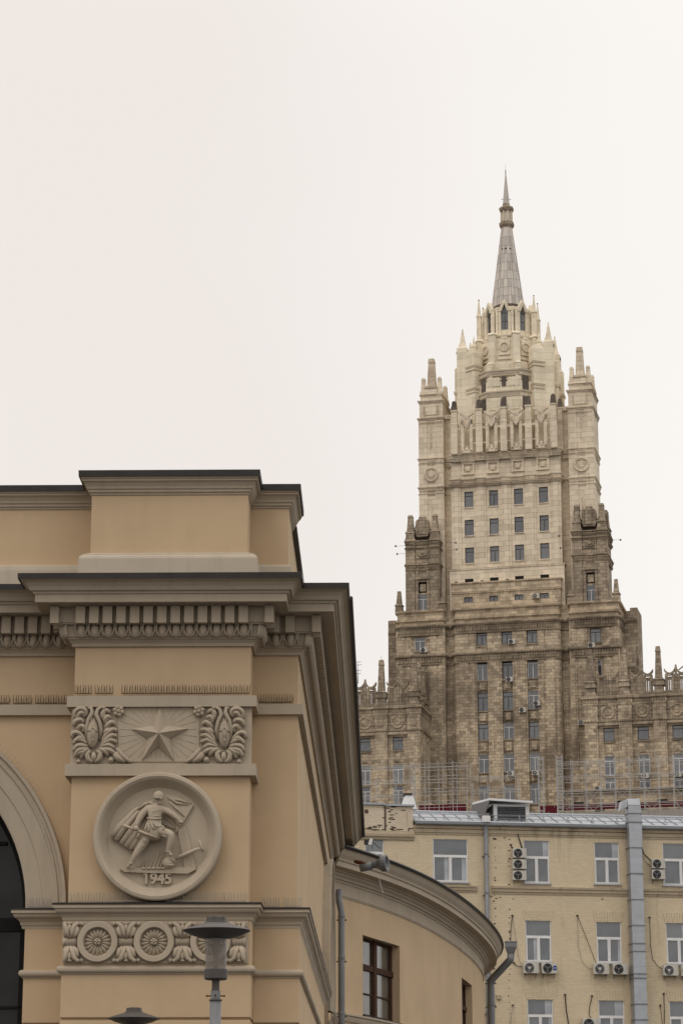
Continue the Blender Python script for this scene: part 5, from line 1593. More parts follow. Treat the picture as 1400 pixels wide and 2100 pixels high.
# --- dark turrets on the shoulders
def turret(s_):
    xm = s_*13.85; hw = 2.6; w0, w1 = BF+.4, BF+7.2
    zt = tz(1098, w0); z0 = zpt-.3
    zwa, zwb_ = tz(1247, w0), tz(1208, w0)
    xa, xb = xm-hw, xm+hw
    MB().wall(xa, xb, z0, zt, [(xm-.82, xm+.82, zwa, tz(1183, w0))], w0, .55).box(xa, xa+.05, w0+.01, w1, z0, zt).box(xb-.05, xb, w0+.01, w1, z0, zt).box(xa, xb, w1-.05, w1, z0, zt).box(xa+.06, xb-.06, w0+.05, w1-.1, zt-.1, zt).build('turret_wall', SG, tw)
    tower_window(xm, w0+.38, zwa, zwb_, 1.64, 1, 2)
    MB().box(xm-.82, xm+.82, w0+.3, w0+.5, zwb_, zwb_+.25).box(xm-.5, xm+.5, w0+.15, w0+.5, zwb_+.45, tz(1183, w0)-.35).build('turret_panel', ST, tw, bevel=.04)
    MB().box(xm-1.15, xm-.84, w0-.2, w0+.05, zwa-.3, tz(1178, w0)).box(xm+.84, xm+1.15, w0-.2, w0+.05, zwa-.3, tz(1178, w0)).box(xm-1.35, xm+1.35, w0-.3, w0+.05, tz(1178, w0), tz(1178, w0)+.35).build('window_surround', SG, tw)
    for s2 in (-1, 1):
        MB().box(xm+s2*hw, xm+s2*(hw-1.35), w0-.28, w0+.05, z0, zt-.1).build('turret_pier', SG, tw)
        MB().box(xm+s2*(hw+.22), xm+s2*(hw-.02), w0-.2, w0+1.6, z0, zt-.1).build('turret_pier', SG, tw)
        MB().box(xm+s2*(hw-1.9), xm+s2*(hw-1.4), w0-.12, w0+.05, z0, zt-4.4).build('turret_pier', SG, tw)
    pth = fil([(xa-.1, w1), (xa-.1, w0-.25), (xa+1.3, w0-.25), (xa+1.45, w0-.02), (xb-1.45, w0-.02), (xb-1.3, w0-.25), (xb+.1, w0-.25), (xb+.1, w1)], .12, 2)
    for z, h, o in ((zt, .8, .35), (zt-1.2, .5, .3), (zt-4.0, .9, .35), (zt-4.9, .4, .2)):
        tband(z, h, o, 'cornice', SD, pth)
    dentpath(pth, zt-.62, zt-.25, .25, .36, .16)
    pm = MB().box(xm-1.05, xm+1.05, w0-.12, w0+.05, zt-3.0, zt-1.6)
    po = pm.build('turret_relief', SG, tw)
    wr = MB()
    wr.tube([(xm-.85, w0-.14, zt-1.9), (xm-.6, w0-.2, zt-2.45), (xm, w0-.22, zt-2.75), (xm+.6, w0-.2, zt-2.45), (xm+.85, w0-.14, zt-1.9)], .11, 6)
    wr.ball((xm, w0-.16, zt-2.2), .35, .14, .3, 8, 6)
    wr.build('garland', SD, po)
    # crown: four corner obelisks and shield-shaped blocks between
    for s2 in (-1, 1):
        for yy in (w0+.55, w1-.7):
            x = xm+s2*(hw-.55)
            tp = tz(1043, w0) if yy < w0+2 else tz(1043, w0)-.4
            MB().frus(x, yy, zt, zt+.5, .85, .85, .8, .8).frus(x, yy, zt+.5, zt+1.4, .72, .72, .68, .68).frus(x, yy, zt+1.4, zt+1.7, .82, .82, .7, .7).frus(x, yy, zt+1.7, tp-.4, .56, .56, .40, .40).frus(x, yy, tp-.4, tp, .46, .46, .34, .34).build('turret_obelisk', SG, tw)
    def shield(cx_, cy_, ax):
        w_ = 1.15
        pts = [(-w_, zt+1.2), (-w_+.25, zt+.75), (w_-.25, zt+.75), (w_, zt+1.2), (w_, zt+3.3), (w_-.25, zt+3.6), (w_*.5, zt+3.75), (w_*.5, zt+4.1), (-w_*.5, zt+4.1), (-w_*.5, zt+3.75), (-w_+.25, zt+3.6), (-w_, zt+3.3)]
        q = MB().prism(pts, -.35, .35)
        q.box(-.55, .55, -.5, -.35, zt+1.1, zt+3.9); q.box(-.95, -.75, -.47, -.35, zt+1.1, zt+3.5); q.box(.75, .95, -.47, -.35, zt+1.1, zt+3.5)
        if ax: q.v = [(-y*ax, x, z) for x, y, z in q.v]
        q.v = [(x+cx_, y+cy_, z) for x, y, z in q.v]
        q.build('shield_block', SG, tw)
    shield(xm, w0+.35, 0); shield(xm+hw-.35, (w0+w1)/2, 1)
    MB().box(xm-2.0, xm+2.0, w0+1, w1-1, zt, zt+2.2).build('turret_core', CAP, tw)
turret(-1); turret(1)

# --- narrow fins at the sides and the body behind
for s_ in (-1, 1):
    zf = 93.4
    MB().box(s_*18.2, s_*20.7, -3.0, 3, ZB, zf-1).box(s_*18.9, s_*20.7, -3.0, 3, zf-1, zf-.3).box(s_*19.5, s_*20.7, -3.0, 3, zf-.3, zf+.2).build('side_fin', SG, tw)
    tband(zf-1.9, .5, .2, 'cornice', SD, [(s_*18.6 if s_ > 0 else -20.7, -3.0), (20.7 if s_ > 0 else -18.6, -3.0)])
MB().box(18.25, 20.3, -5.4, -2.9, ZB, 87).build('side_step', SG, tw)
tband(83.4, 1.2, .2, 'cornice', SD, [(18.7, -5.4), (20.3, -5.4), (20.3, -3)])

# --- side wings with pinnacled cresting
WF = -16.
zwt, zwf = tz(1424, WF, 1300), tz(1478, WF, 1300)
def wing_(s_, u_in, n, pit=5.35):
    x_end = s_*(abs(u_in)+pit*n+2.1)
    lo, hi = sorted((u_in, x_end))
    pc = [u_in+s_*(1.05+pit*k) for k in range(n+1)]
    wcn = [(a+b)/2 for a, b in zip(pc, pc[1:])]
    g = lambda y: tz(y, WF+.6, 1280)
    rr = [(g(1519), g(1492)), (g(1590), g(1549))]
    fl_ = rr[1][0]-3.4
    k = 0
    while fl_-k*5.2 > ZB+6: rr.append((fl_-k*5.2, fl_-k*5.2+3.2)); k += 1
    hs = [(c-.85, c+.85, a, b) for c in wcn for a, b in rr]
    MB().wall(lo, hi, ZB, zwf, hs, WF+.5, .35).build('wing_wall', ST, tw)
    xin = u_in
    # end wall facing the centre, its windows seen at a steep angle
    MB().box(xin, xin-s_*.0+s_*.4, WF+.1, BF+.5, ZB, zwf).build('wing_end_wall', ST, tw)
    MB().box(lo, hi, WF+.9, BF+.5, zwt-.6, zwt).build('wing_roof', SG, tw)
    for yy in (WF+2.9, WF+5.9): MB().box(xin-s_*.25, xin+s_*.1, yy-.8, yy+.8, ZB, zwf-.3).build('wing_pier', ST, tw)
    for c in pc:
        MB().box(c-1.02, c+1.02, WF, WF+.55, ZB, zwf).build('wing_pier', ST, tw)
        MB().box(c-.72, c+.72, WF-.09, WF+.05, ZB, zwf-.2).build('wing_pier_face', ST, tw)
    for c in wcn:
        for i, (a, b) in enumerate(rr):
            tower_window(c, WF+.66, a, b, 1.7, 1 if i else 0, 2 if i else 1)
            MB().box(c-1, c+1, WF+.3, WF+.55, a-.25, a-.02).build('window_sill', SD, tw)
            MB().box(c-1.55, c+1.55, WF+.32, WF+.5, b+.05, b+.3).build('window_head', SD, tw) if i == 0 else None
        a, b = rr[1][1]+.35, rr[0][0]-.45
        MB().box(c-.62, c+.62, WF+.38, WF+.5, a, b).build('spandrel', ST, tw, bevel=.04)
        MB().box(c-.36, c+.36, WF+.30, WF+.4, a+.2, b-.2).build('spandrel_panel', ST, tw)
        # head mould over the window bay
        MB().box(c-1.6, c+1.6, WF+.1, WF+.5, zwf-.55, zwf-.1).build('bay_head', ST, tw)
    # frieze and cornice breaking round the piers
    P = []
    if s_ > 0:
        P = [(lo, BF+.5), (lo, WF)]
        for k, c in enumerate(pc):
            if k: P += [(c-1.02, WF+.32), (c-1.02, WF)]
            P += [(c+1.02, WF), (c+1.02, WF+.32)]
    else:
        for k, c in enumerate(pc[::-1]):
            P += [(c-1.02, WF+.32), (c-1.02, WF), (c+1.02, WF), (c+1.02, WF+.32)]
        P = P[:-2]+[(hi, WF), (hi, BF+.5)]
    MB().sweep(P, [(.0, zwf-.05), (.12, zwf), (.15, zwf+.35), (.04, zwf+.45), (.04, zwt-1.5), (.12, zwt-1.45), (.14, zwt-1.1), (.10, zwt-.55), (.34, zwt-.45), (.38, zwt-.12), (.1, zwt), (-.6, zwt+.02)]).build('wing_frieze', ST, tw)
    dentpath(P, zwt-1.05, zwt-.6, .24, .36, .17)
    dentpath(P, zwf+.05, zwf+.32, .2, .36, .17)
    zmf = (zwf+.45+zwt-1.5)/2
    for c in wcn:
        md = MB().lathe(c, zmf, [(.02, WF+.2), (.45, WF+.18), (.55, WF+.26), (.75, WF+.26), (.82, WF+.12), (1.05, WF+.12), (1.12, WF+.3)], 24, axis='y', cap=False).build('round_medallion', ST, tw)
        for s2 in (-1, 1):
            for k in range(4):
                z = zmf-.95+k*.63
                MB().box(c+s2*1.38-.17, c+s2*1.38+.17, WF+.12, WF+.3, z-.2, z+.2).build('frieze_block', SG, tw, bevel=.04)
    for c in pc:
        MB().box(c-.45, c+.45, WF-.12, WF+.0, zwf+.8, zwt-1.8).build('pier_panel', ST, tw, bevel=.03)
    # cresting
    zb = zwt
    def obel(x, y):
        MB().frus(x, y, zb, zb+.5, .95, .95, .9, .9).frus(x, y, zb+.5, zb+1.3, .72, .72, .68, .68).frus(x, y, zb+1.3, zb+2.2, .85, .85, .82, .82).frus(x, y, zb+2.2, zb+2.45, .95, .95, .7, .7).frus(x, y, zb+2.45, zb+6.7, .55, .55, .36, .36).frus(x, y, zb+6.7, zb+7.6, .42, .42, .32, .32).build('crest_obelisk', SG, tw)
    for c in pc: obel(c, WF+.75)
    for yy in (WF+4.2, WF+7.4): obel(pc[0], yy)
    def crest(c, y, ax=0, name='crest_panel'):
        for s2 in (-1, 1):
            q = MB(); m_ = s2*.97
            q.box(m_-.76, m_-.30, -.2, .2, zb, zb+3.1); q.box(m_+.30, m_+.76, -.2, .2, zb, zb+3.1)
            q.box(m_-.22, m_+.02, -.12, .12, zb, zb+2.6); q.box(m_+.12, m_+.24, -.12, .12, zb, zb+2.6)
            q.box(m_-.32, m_+.32, -.1, .15, zb, zb+.55); q.box(m_-.32, m_+.32, -.12, .15, zb+2.2, zb+2.7)
            n = 6
            for k in range(n):
                t0, t1 = -1+2*k/n, -1+2*(k+1)/n
                za, zb2 = zb+2.85+.75*t0*t0, zb+2.85+.75*t1*t1
                q.prism([(m_+t0*.84, za), (m_+t1*.84, zb2), (m_+t1*.84, zb2+.45), (m_+t0*.84, za+.45)], -.3, .25)
            if ax: q.v = [(y_, x_, z_) for x_, y_, z_ in q.v]; q.f = [f_[::-1] for f_ in q.f]
            q.v = [(x_+c, y_+y, z_) for x_, y_, z_ in q.v]
            q.build(name, SG, tw)
        p = MB().box(-.17, .17, -.25, .25, zb, zb+3.9).frus(0, 0, zb+3.9, zb+4.6, .22, .22, .10, .10)
        p.v = [(x_+c, y_+y, z_) for x_, y_, z_ in p.v]
        p.build('crest_post', SG, tw)
    for c in wcn: crest(c, WF+.75)
    crest(pc[0], WF+2.5, 1); crest(pc[0], WF+5.8, 1)
wing_(-1, -12.75, 3)
wing_(1, 13.35, 4)
# podium storey at the wings' feet, just over the brick house's roof
PF = -19.
zpd = tz(1622, PF, 1200)
MB().box(10.5, 38, PF, WF+.5, ZB-20, zpd).build('podium', ST, tw)
MB().box(-34, -10.5, PF, WF+.5, ZB-20, tz(1640, PF)).build('podium', ST, tw)
MB().box(-10.5, 10.5, PF+3, BF+1, ZB-20, tz(1690, PF)).build('podium', ST, tw)
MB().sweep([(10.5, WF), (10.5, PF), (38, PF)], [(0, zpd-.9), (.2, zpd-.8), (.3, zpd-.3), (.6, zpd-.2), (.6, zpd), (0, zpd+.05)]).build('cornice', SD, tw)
for i, x in enumerate((12.6, 15.8, 19.0, 22.2, 25.4, 28.6, 31.8)):
    z = zpd-1.9-(i % 2)*.5
    MB().box(x-.75, x+.75, PF-.03, PF+.02, z-.8, z+.2).build('dark_opening', M['blackframe'], tw)
MB().box(-34, 38, -42, 12, -1, 30).build('lower_storeys', ST, tw)
# ================================================================== outdoor units
def make_ac(var=0):
    """prototype parts: w x h x d casing with round fan grille"""
    W_, H_, D_ = .82, .56, .30
    t = thing('air_conditioner', 'x', 'air conditioner')
    MB().box(-W_/2, W_/2, -D_, 0, 0, H_).build('casing', M['ac'], t, bevel=.012)
    fx = -W_/2+.30
    g_ = MB().lathe(fx, H_/2, [(.25, -D_-.004), (.25, -D_-.016), (.02, -D_-.016)], 24, axis='y', cap=False).build('fan_opening', M['acgrille'], t)
    bl = MB()
    for k in range(3):
        a = k*2.094+.4
        bl.add([(fx+.05*cos(a),-D_-.02,H_/2+.05*sin(a)), (fx+.21*cos(a-.35),-D_-.024,H_/2+.21*sin(a-.35)), (fx+.22*cos(a+.3),-D_-.02,H_/2+.22*sin(a+.3)), (fx+.06*cos(a+.9),-D_-.022,H_/2+.06*sin(a+.9))], [(0,1,2,3)])
    bl.build('fan', M['pipe'], t)
    MB().lathe(fx, H_/2, [(.075 if var else .045, -D_-.036), (.001, -D_-.042)], 12, axis='y', cap=False).build('fan_hub', M['ac'] if var else M['pipe'], t)
    rg = MB()
    for r in (.08, .12, .16, .20, .24): rg.lathe(fx, H_/2, [(r, -D_-.03), (r+.008, -D_-.034), (r+.012, -D_-.03)], 20, axis='y', cap=False)
    for k in range(8): rg.tube([(fx, -D_-.034, H_/2), (fx+.25*cos(k*pi/4+.2), -D_-.03, H_/2+.25*sin(k*pi/4+.2))], .004, 4)
    rg.build('grille', M['acgrille'] if not var else M['pipe'], t)
    for s_ in (-1, 1):
        MB().box(s_*.3-.02, s_*.3+.02, -D_-.05, .25, -.04, 0).add([(s_*.3-.02,.25,-.28),(s_*.3+.02,.25,-.28),(s_*.3+.02,-D_,-.02),(s_*.3-.02,-D_,-.02)], [(0,1,2,3)]).build('bracket', M['pipe'], t)
    MB().box(W_/2, W_/2+.035, -.22, -.08, .06, .2).build('valve_cover', M['ac'], t)
    return t
AC0, AC1 = make_ac(0), make_ac(1)
used = set()
def place_ac(fr, x, y, w_, label, group, proto=0, sc=1., wide=None):
    """x, y: photo position of the casing's bottom centre on the wall plane w_"""
    src = (AC0, AC1)[proto]
    o = src if proto not in used else copy_tree(src)
    used.add(proto)
    u, z = fr.pix(x, y, w_-.3)
    o.location = fr.world(u, w_-.12, z); o.rotation_euler = (0, 0, fr.yaw)
    o.scale = (sc, sc, sc)
    o['label'] = label; o['group'] = group
    return o
G1 = 'outdoor units on the yellow brick wall'
sc_ = .88
for i, (y, nm) in enumerate(((1759, 'top'), (1782, 'middle'), (1805, 'bottom'))):
    place_ac(YB, 1064.5, y, 0, 'white outdoor unit, %s of the stack of three beside the second window' % nm, G1, 0, sc_)
for i, (y, nm) in enumerate(((1781, 'upper'), (1803, 'lower'))):
    place_ac(YB, 1349, y, 0, 'white outdoor unit, %s of the pair stacked right of the big duct' % nm, G1, 0, sc_)
row = [(1088, 1996, 1, 'with white fan hub under the window left of the sticker unit'), (1125.5, 1996.5, 0, 'with a blue sticker under the middle row window'),
       (1232, 1998, 1, 'with white fan hub, left of the two beside the big duct'), (1271, 1998.5, 0, 'with dark fan, touching the left side of the big duct'),
       (1374, 2001, 1, 'with white fan hub, right of the big duct at the photo edge'), (1411, 2002, 0, 'cut by the right edge of the photo')]
for x, y, v_, nm in row: o = place_ac(YB, x, y, 0, 'white outdoor unit '+nm, G1, v_, .98); (MB().box(.19, .38, -.306, -.301, .17, .40).build('sticker', M['blue'], o) if 'sticker under' in nm or 'blue sticker' in nm else None)
place_ac(YB, 1210, 2112, 0, 'white outdoor unit at the bottom edge of the photo left of a window', G1, 0, 1.05)
# print on the sticker: two pale bars as in the photo
for o in list(col.objects):
    if o.name.startswith('sticker'):
        MB().box(.21, .36, -.308, -.3065, .27, .30).build('sticker_print', M['white'], o.parent)
G2 = 'outdoor units high on the stone tower'
tac = [(869, 1338, BF, 0, 'left shoulder under a single window'), (1049, 1321, BF, 0, 'on the middle window of the upper row'), (1044, 1398, BF, 0, 'under the first middle window of the shaft'),
       (1100, 1447, BF, 0, 'lower corner of a right column window'), (1071, 1461, BF, 0, 'alone on the pier between two window columns'), (1047, 1591, BF, 1, 'under the fourth middle window'),
       (1098, 1590, BF, 1, 'under the right column window with pale sashes'), (1212, 1328, BF, 0, 'right shoulder under a single window'), (1192, 1487, BF, 1, 'on the left edge of the right side wing'),
       (1322, 1596, WF, 1, 'under the middle window of the right side wing'), (1389, 1593, WF, 1, 'under the right-hand window of the right side wing'), (1098, 1227, TF, 1, 'large fan on the terrace storey'), (1226, 1623, PF, 0, 'by the foot of the right side wing')]
for x, y, w_, v_, nm in tac: place_ac(TW, x, y, w_, 'small pale outdoor unit '+nm, G2, v_, 1.35)

# ================================================================== pipes and ducts
def downpipe(label, fr, pts, r, joints, mat=None, hopper=None, cat='downpipe'):
    p0 = pts[-1]
    o = thing('downpipe', label, cat, fr.world(p0[0], p0[1], p0[2]), fr.yaw)
    loc = lambda p: (p[0]-p0[0], p[1]-p0[1], p[2]-p0[2])
    MB().tube([loc(p) for p in pts], r, 14).build('pipe', mat or M['pipe'], o, smooth=True)
    for z in joints:
        q = loc((p0[0], p0[1], z))
        MB().lathe(q[0], q[1], [(r, z-p0[2]-.05), (r*1.12, z-p0[2]-.04), (r*1.12, z-p0[2]+.04), (r, z-p0[2]+.05)], 14, cap=False).build('pipe_collar', mat or M['pipe'], o)
        MB().box(q[0]-r*1.5, q[0]+r*1.5, q[1]-.01, q[1]+.18, z-p0[2]-.12, z-p0[2]-.09).build('pipe_clip', M['sheet'], o)
    if hopper:
        hx, hy, hz, hr = hopper; q = loc((hx, hy, hz))
        MB().lathe(q[0], q[1], [(r*1.05, q[2]), (r*1.1, q[2]+.1), (hr, q[2]+.42), (hr, q[2]+.62), (hr+.03, q[2]+.62), (hr+.03, q[2]+.66), (hr-.03, q[2]+.66), (r, q[2]+.2)], 4, R(45), cap=False).build('rain_hopper', mat or M['pipe'], o)
    return o
ux, _ = YB.pix(996, 1760, -.15)
zz0 = YB.Z(996, 1690, -.15)
downpipe('long grey downpipe with small hopper on the yellow brick wall', YB, [(ux, -.2, zz0), (ux, -.2, 0)], .12, [zz0-1.6-2.05*k for k in range(8)], None, (ux, -.2, zz0-.1, .22))
bx_ = thing('gutter_box', 'small white box on the gutter above the grey downpipe', 'gutter box', YB.world(ux, -.35, zEave+.05), YB.yaw)
MB().box(-.2, .2, -.15, .15, 0, .34).build('box', M['white'], bx_, bevel=.02)
# rectangular ventilation duct
u0d, z_ = YB.pix(1290, 1900, -.5); u1d, z_ = YB.pix(1320, 1900, -.5)
u0d += .0
dt = thing('ventilation_duct', 'tall square galvanised duct climbing the yellow brick wall past the roof', 'duct', YB.world((u0d+u1d)/2, -.45, 0), YB.yaw)
hw = .34
ztop = YB.Z(1300, 1640, -.45)
rings = [1670, 1688, 1740, 1793, 1846, 1899, 1936, 1952, 1998, 2007, 2060, 2092]
rz = [YB.Z(1303, y, -.45) for y in rings]
edges = [ztop-.35]+rz+[z for z in (rz[-1]-1.3, rz[-1]-2.6, rz[-1]-3.9, rz[-1]-5.2, .0) if z >= 0]
for a, b in zip(edges, edges[1:]):
    MB().box(-hw, hw, -hw, hw, b+.02, a-.02).build('duct_section', M['duct'], dt, bevel=.015)
    MB().box(-hw-.035, hw+.035, -hw-.035, hw+.035, b-.03, b+.03).build('duct_flange', M['pipe'], dt)
    for k in range(1, 3):
        z = b+(a-b)*k/3
        MB().box(-hw-.006, hw+.006, -hw-.006, hw+.006, z-.008, z+.008).build('duct_rib', M['duct'], dt)
MB().add([(-hw,-hw,ztop-.36),(hw,-hw,ztop-.36),(hw,hw,ztop-.36),(-hw,hw,ztop-.36),(-hw-.02,-hw+.1,ztop),(hw-.05,-hw+.1,ztop+.03),(hw-.02,hw,ztop),(-hw-.05,hw,ztop)],
         [(0,3,2,1),(4,5,6,7),(0,1,5,4),(1,2,6,5),(2,3,7,6),(3,0,4,7)]).build('duct_elbow', M['duct'], dt, bevel=.02)
MB().add([(-hw,-hw*.7,ztop-.42),(-hw,hw,ztop-.42),(-hw,hw,ztop-.02),(-hw,-hw*.7,ztop-.02),(-hw-.42,-hw*.6,ztop-.62),(-hw-.42,hw,ztop-.62),(-hw-.30,hw,ztop-.12),(-hw-.30,-hw*.6,ztop-.12)],
         [(0,1,2,3),(4,7,6,5),(0,4,5,1),(1,5,6,2),(2,6,7,3),(3,7,4,0)]).build('duct_outlet', M['duct'], dt, bevel=.01)
MB().box(hw+.04, hw+.10, -.1, 0, YB.Z(1303,1735,-.45), YB.Z(1303,1660,-.45)).build('cable_tray', M['duct'], dt)

# pipes on the pavilion and the round wing
class WF_:  # plain world axes
    yaw = 0.
    @staticmethod
    def world(u, w_, z): return (u, w_, z)
def wpt(x, y, Y):
    a, c, e_ = ray(x, y); t = Y/c
    return (a*t, Y, EYE+e_*t)
zt_ = wpt(700, 1824, 75.0)
xx = wpt(700, 1950, 74.9)[0]
downpipe('grey downpipe in the corner between the pavilion and the round wing', WF_, [(wpt(695, 1822, 75.3)[0], 75.2, zt_[2]), (wpt(695, 1845, 75)[0], 75.1, wpt(695, 1846, 75)[2]), (xx, 74.9, wpt(700, 1872, 75)[2]), (xx, 74.9, 0)], .10,
         [wpt(700, 1880, 75)[2], wpt(700, 1965, 75)[2], wpt(700, 2078, 75)[2], 2.5])
hY = 107.
a = wpt(1047, 1957, hY); b = wpt(1046, 1968, hY); c = wpt(1005, 2012, hY+1); d = wpt(1006, 2030, hY+1)
dp = downpipe('dark bent downpipe with square hopper at the end of the curved gutter', WF_, [a, b, (c[0], c[1], c[2]), (d[0], d[1], d[2]), (d[0], d[1], 0)], .16,
         [wpt(1006, 2012, hY+1)[2], wpt(1006, 2060, hY+1)[2]], M['pipe'], (a[0], a[1], a[2]-.12, .34))
# horizontal outlet with a funnel under the pavilion's eaves
fp = wpt(772, 1772, 70.)
fu = thing('rain_funnel', 'dark metal rain funnel and pipe stub sticking out under the eaves corner', 'rain funnel', fp)
k_ = 70/5027.*.98
f1 = MB().lathe(0, 0, [(.10, -.26), (.11, -.05), (.235, .12), (.235, .26), (.20, .26), (.08, .0)], 16, cap=False).build('funnel', M['pipe'], fu, smooth=False)
f1.rotation_euler = (R(18), R(86), 0); f1.location = (.05, 0, 0)
f2 = MB().lathe(0, 0, [(.115, -.34), (.115, 0)], 16).build('outlet_pipe', M['pipe'], fu, smooth=True)
f2.rotation_euler = (R(12), R(80), 0); f2.location = (-.14, 0, -.05)
MB().tube([(-.62, .2, .10), (-.45, .1, .05), (-.30, 0, -.03)], [.05, .06, .06], 8).build('pipe_arm', M['rust'], fu)
MB().tube([(.05, 0, -.30), (.10, 0, -.55), (.18, 0, -.82)], .008, 5).build('hanging_wire', M['white'], fu)
# floodlight on the wing's roof
lp_ = wpt(758, 1733, 79.)
fl_ = thing('roof_floodlight', 'small white floodlight on a wire stand at the start of the curved gutter', 'floodlight', lp_)
fl_.scale = (.62, .62, .62)
q = MB().frus(0, 0, 0, .34, .10, .12, .07, .10).build('lamp_head', M['white'], fl_); q.rotation_euler = (0, R(14), 0)
MB().box(-.30, -.02, -.1, .1, .02, .26).build('lamp_body', M['darkmetal'], fl_)
MB().tube([(.12, 0, .18), (.30, 0, .02), (.55, 0, -.18)], .02, 6).tube([(.12, 0, .18), (.14, 0, -.2)], .02, 6).build('stand', M['darkmetal'], fl_)

# ================================================================== cables on the brick wall
def cable(label, pts, r=.018, mat=None):
    P = [(*YB.pix(x, y, -.04),) for x, y in pts]
    u0_, z0_ = P[-1]
    o = thing('wall_cable', label, 'cable', YB.world(u0_, -.04, z0_), YB.yaw, 'cables on the yellow brick wall')
    MB().tube([(u-u0_, -.01*(i % 2), z-z0_) for i, (u, z) in enumerate(P)], r*.8, 6).build('cable', mat or M['cable'], o)
    MB().box(P[0][0]-u0_-.05, P[0][0]-u0_+.05, -.03, .04, P[0][1]-z0_-.03, P[0][1]-z0_+.05).build('wall_outlet', M['stain'], o)
cable('black cable rising above the stack of three units', [(1061, 1711), (1064, 1722), (1070, 1742)], .03)
cable('black cable right beside it above the stack of three units', [(1056, 1698), (1062, 1715), (1071, 1741)], .03)
cable('short dark cable loop left of the stack of three units', [(1047, 1733), (1049, 1738), (1053, 1740)], .035)
cable('black cable running down to the two stacked units by the duct', [(1316, 1743), (1320, 1752), (1330, 1761), (1336, 1768)], .03)
cable('thin wire crossing below that black cable by the duct', [(1313, 1750), (1322, 1766), (1335, 1779)], .014)
cable('dark cable dropping to the hopper left of the middle row', [(1050, 1878), (1047, 1900), (1046, 1938)], .02)
cable('grey wire forming a long loop left of the sticker unit', [(1050, 1878), (1056, 1920), (1063, 1966), (1068, 1981)], .012, M['pipe'])
cable('short looped cable into the unit with white hub', [(1053, 1975), (1059, 1981), (1072, 1983)], .022)
cable('slanting dark cable above the pair beside the duct', [(1183, 1878), (1200, 1920), (1221, 1974)], .016)
cable('pale cable hanging beside the slanting one', [(1183, 1878), (1185, 1940), (1193, 1972), (1205, 1985), (1217, 1987)], .014, M['concrete'])
cable('double cable curving down at the right of the duct', [(1331, 1882), (1333, 1940), (1337, 1966), (1348, 1982), (1358, 1987)], .018)
cable('thick black cable at the bottom between two windows', [(1158, 2040), (1160, 2070), (1165, 2100)], .032)
cable('brown cable above the bottom edge unit', [(1213, 2043), (1208, 2065), (1207, 2080), (1212, 2091)], .022)
cable('pale cable at the bottom near the bent downpipe', [(1051, 2062), (1048, 2080), (1046, 2100)], .016, M['concrete'])
cable('dark cable at the bottom right of the duct', [(1360, 2038), (1361, 2070), (1361, 2100)], .024)
cable('thin brown cable at the bottom beside the right window', [(1353, 2062), (1355, 2080), (1357, 2100)], .016)
for i, (x, y, w_, h__) in enumerate(((1022, 2050, 8, 10), (1317, 1890, 9, 8))):
    u, z = YB.pix(x, y, 0)
    o = thing('junction_box', ('small beige junction box near the bent downpipe', 'small beige junction box at the right side of the duct')[i], 'junction box', YB.world(u, 0, z), YB.yaw)
    MB().box(-.11, .11, -.10, 0, 0, .25).build('box', M['bricktrim'], o, bevel=.01)
# old fixing holes and chipped spots in rows
ch = MB()
rr_ = random.Random(3)
for x in (1014, 1044):
    for k in range(26):
        y = 1742+k*13.5+rr_.uniform(-6, 6)
        if x == 1044 and 1855 > y > 1835: continue
        u, z = YB.pix(x+rr_.uniform(-2, 2), y, 0); s_ = rr_.uniform(.02, .055)
        ch.box(u-s_, u+s_, -.006, .02, z-s_*.7, z+s_*.7)
for k in range(36):
    u, z = YB.pix(rr_.choice((rr_.uniform(1005, 1045), rr_.uniform(1000, 1400))), rr_.choice((rr_.uniform(1705, 1722), rr_.uniform(1830, 1846))), 0)
    s_ = rr_.uniform(.02, .07); ch.box(u-s_*1.4, u+s_*1.4, -.005, .02, z-s_*.5, z+s_*.5)
ch.build('chipped_spots', M['stain'], yb, kind='stuff')

# ================================================================== bird spikes on the pavilion's ledges
def spikes(x0, x1, y, w_, h=.15, lab=None):
    mb = MB()
    u0_, z0_ = PV.pix(x0, y, w_); u1_, _ = PV.pix(x1, y, w_)
    k = 0; n = max(2, int((u1_-u0_)/.048))
    rr = random.Random(int(x0*7+y))
    for i in range(n+1):
        u = u0_+(u1_-u0_)*i/n
        t = rr.uniform(-.012, .012)
        mb.add([(u-.0055, w_, z0_), (u+.0055, w_, z0_), (u+.0045+t, w_-.03, z0_+h), (u-.0045+t, w_-.03, z0_+h), (u-.0055, w_+.008, z0_), (u+.0055, w_+.008, z0_), (u+.0045+t, w_-.022, z0_+h), (u-.0045+t, w_-.022, z0_+h)],
               [(0,1,2,3),(5,4,7,6),(1,5,6,2),(4,0,3,7)])
        if i % 2: mb.tube([(u, w_+.0, z0_), (u+.01, w_+.07, z0_+h*.9)], .0035, 3)
    mb.box(u0_, u1_, w_-.01, w_+.02, z0_-.005, z0_+.008)
    return mb.build('bird_spike_strip', M['stain'] if y < 1500 else M['concrete'], pav, kind='stuff')
for a, b in ((154, 188), (196, 232), (250, 380), (382, 512)): spikes(a, b, 1422, RS-.07)
for a, b in ((-30, 20), (28, 65), (73, 137)): spikes(a, b, 1442, -.05)
spikes(529, 600, 1440, -.05)
for a, b in ((141, 205), (205, 279), (340, 376), (378, 460), (462, 505)): spikes(a, b, 1848, RS-.16)
spikes(537, 572, 1858, -.18); spikes(582, 617, 1858, -.18)
spikes(57, 104, 1859, -.18)
ark = MB()
for i in range(22):
    t = R(62-i*1.35)
    rr0 = arch_ro-.05
    p0 = (arch_u+rr0*cos(t), arch_zs+rr0*sin(t)); p1 = (arch_u+(rr0+.17)*cos(t), arch_zs+(rr0+.17)*sin(t))
    ark.tube([(p0[0], -.14, p0[1]), (p1[0], -.17, p1[1])], .004, 3)
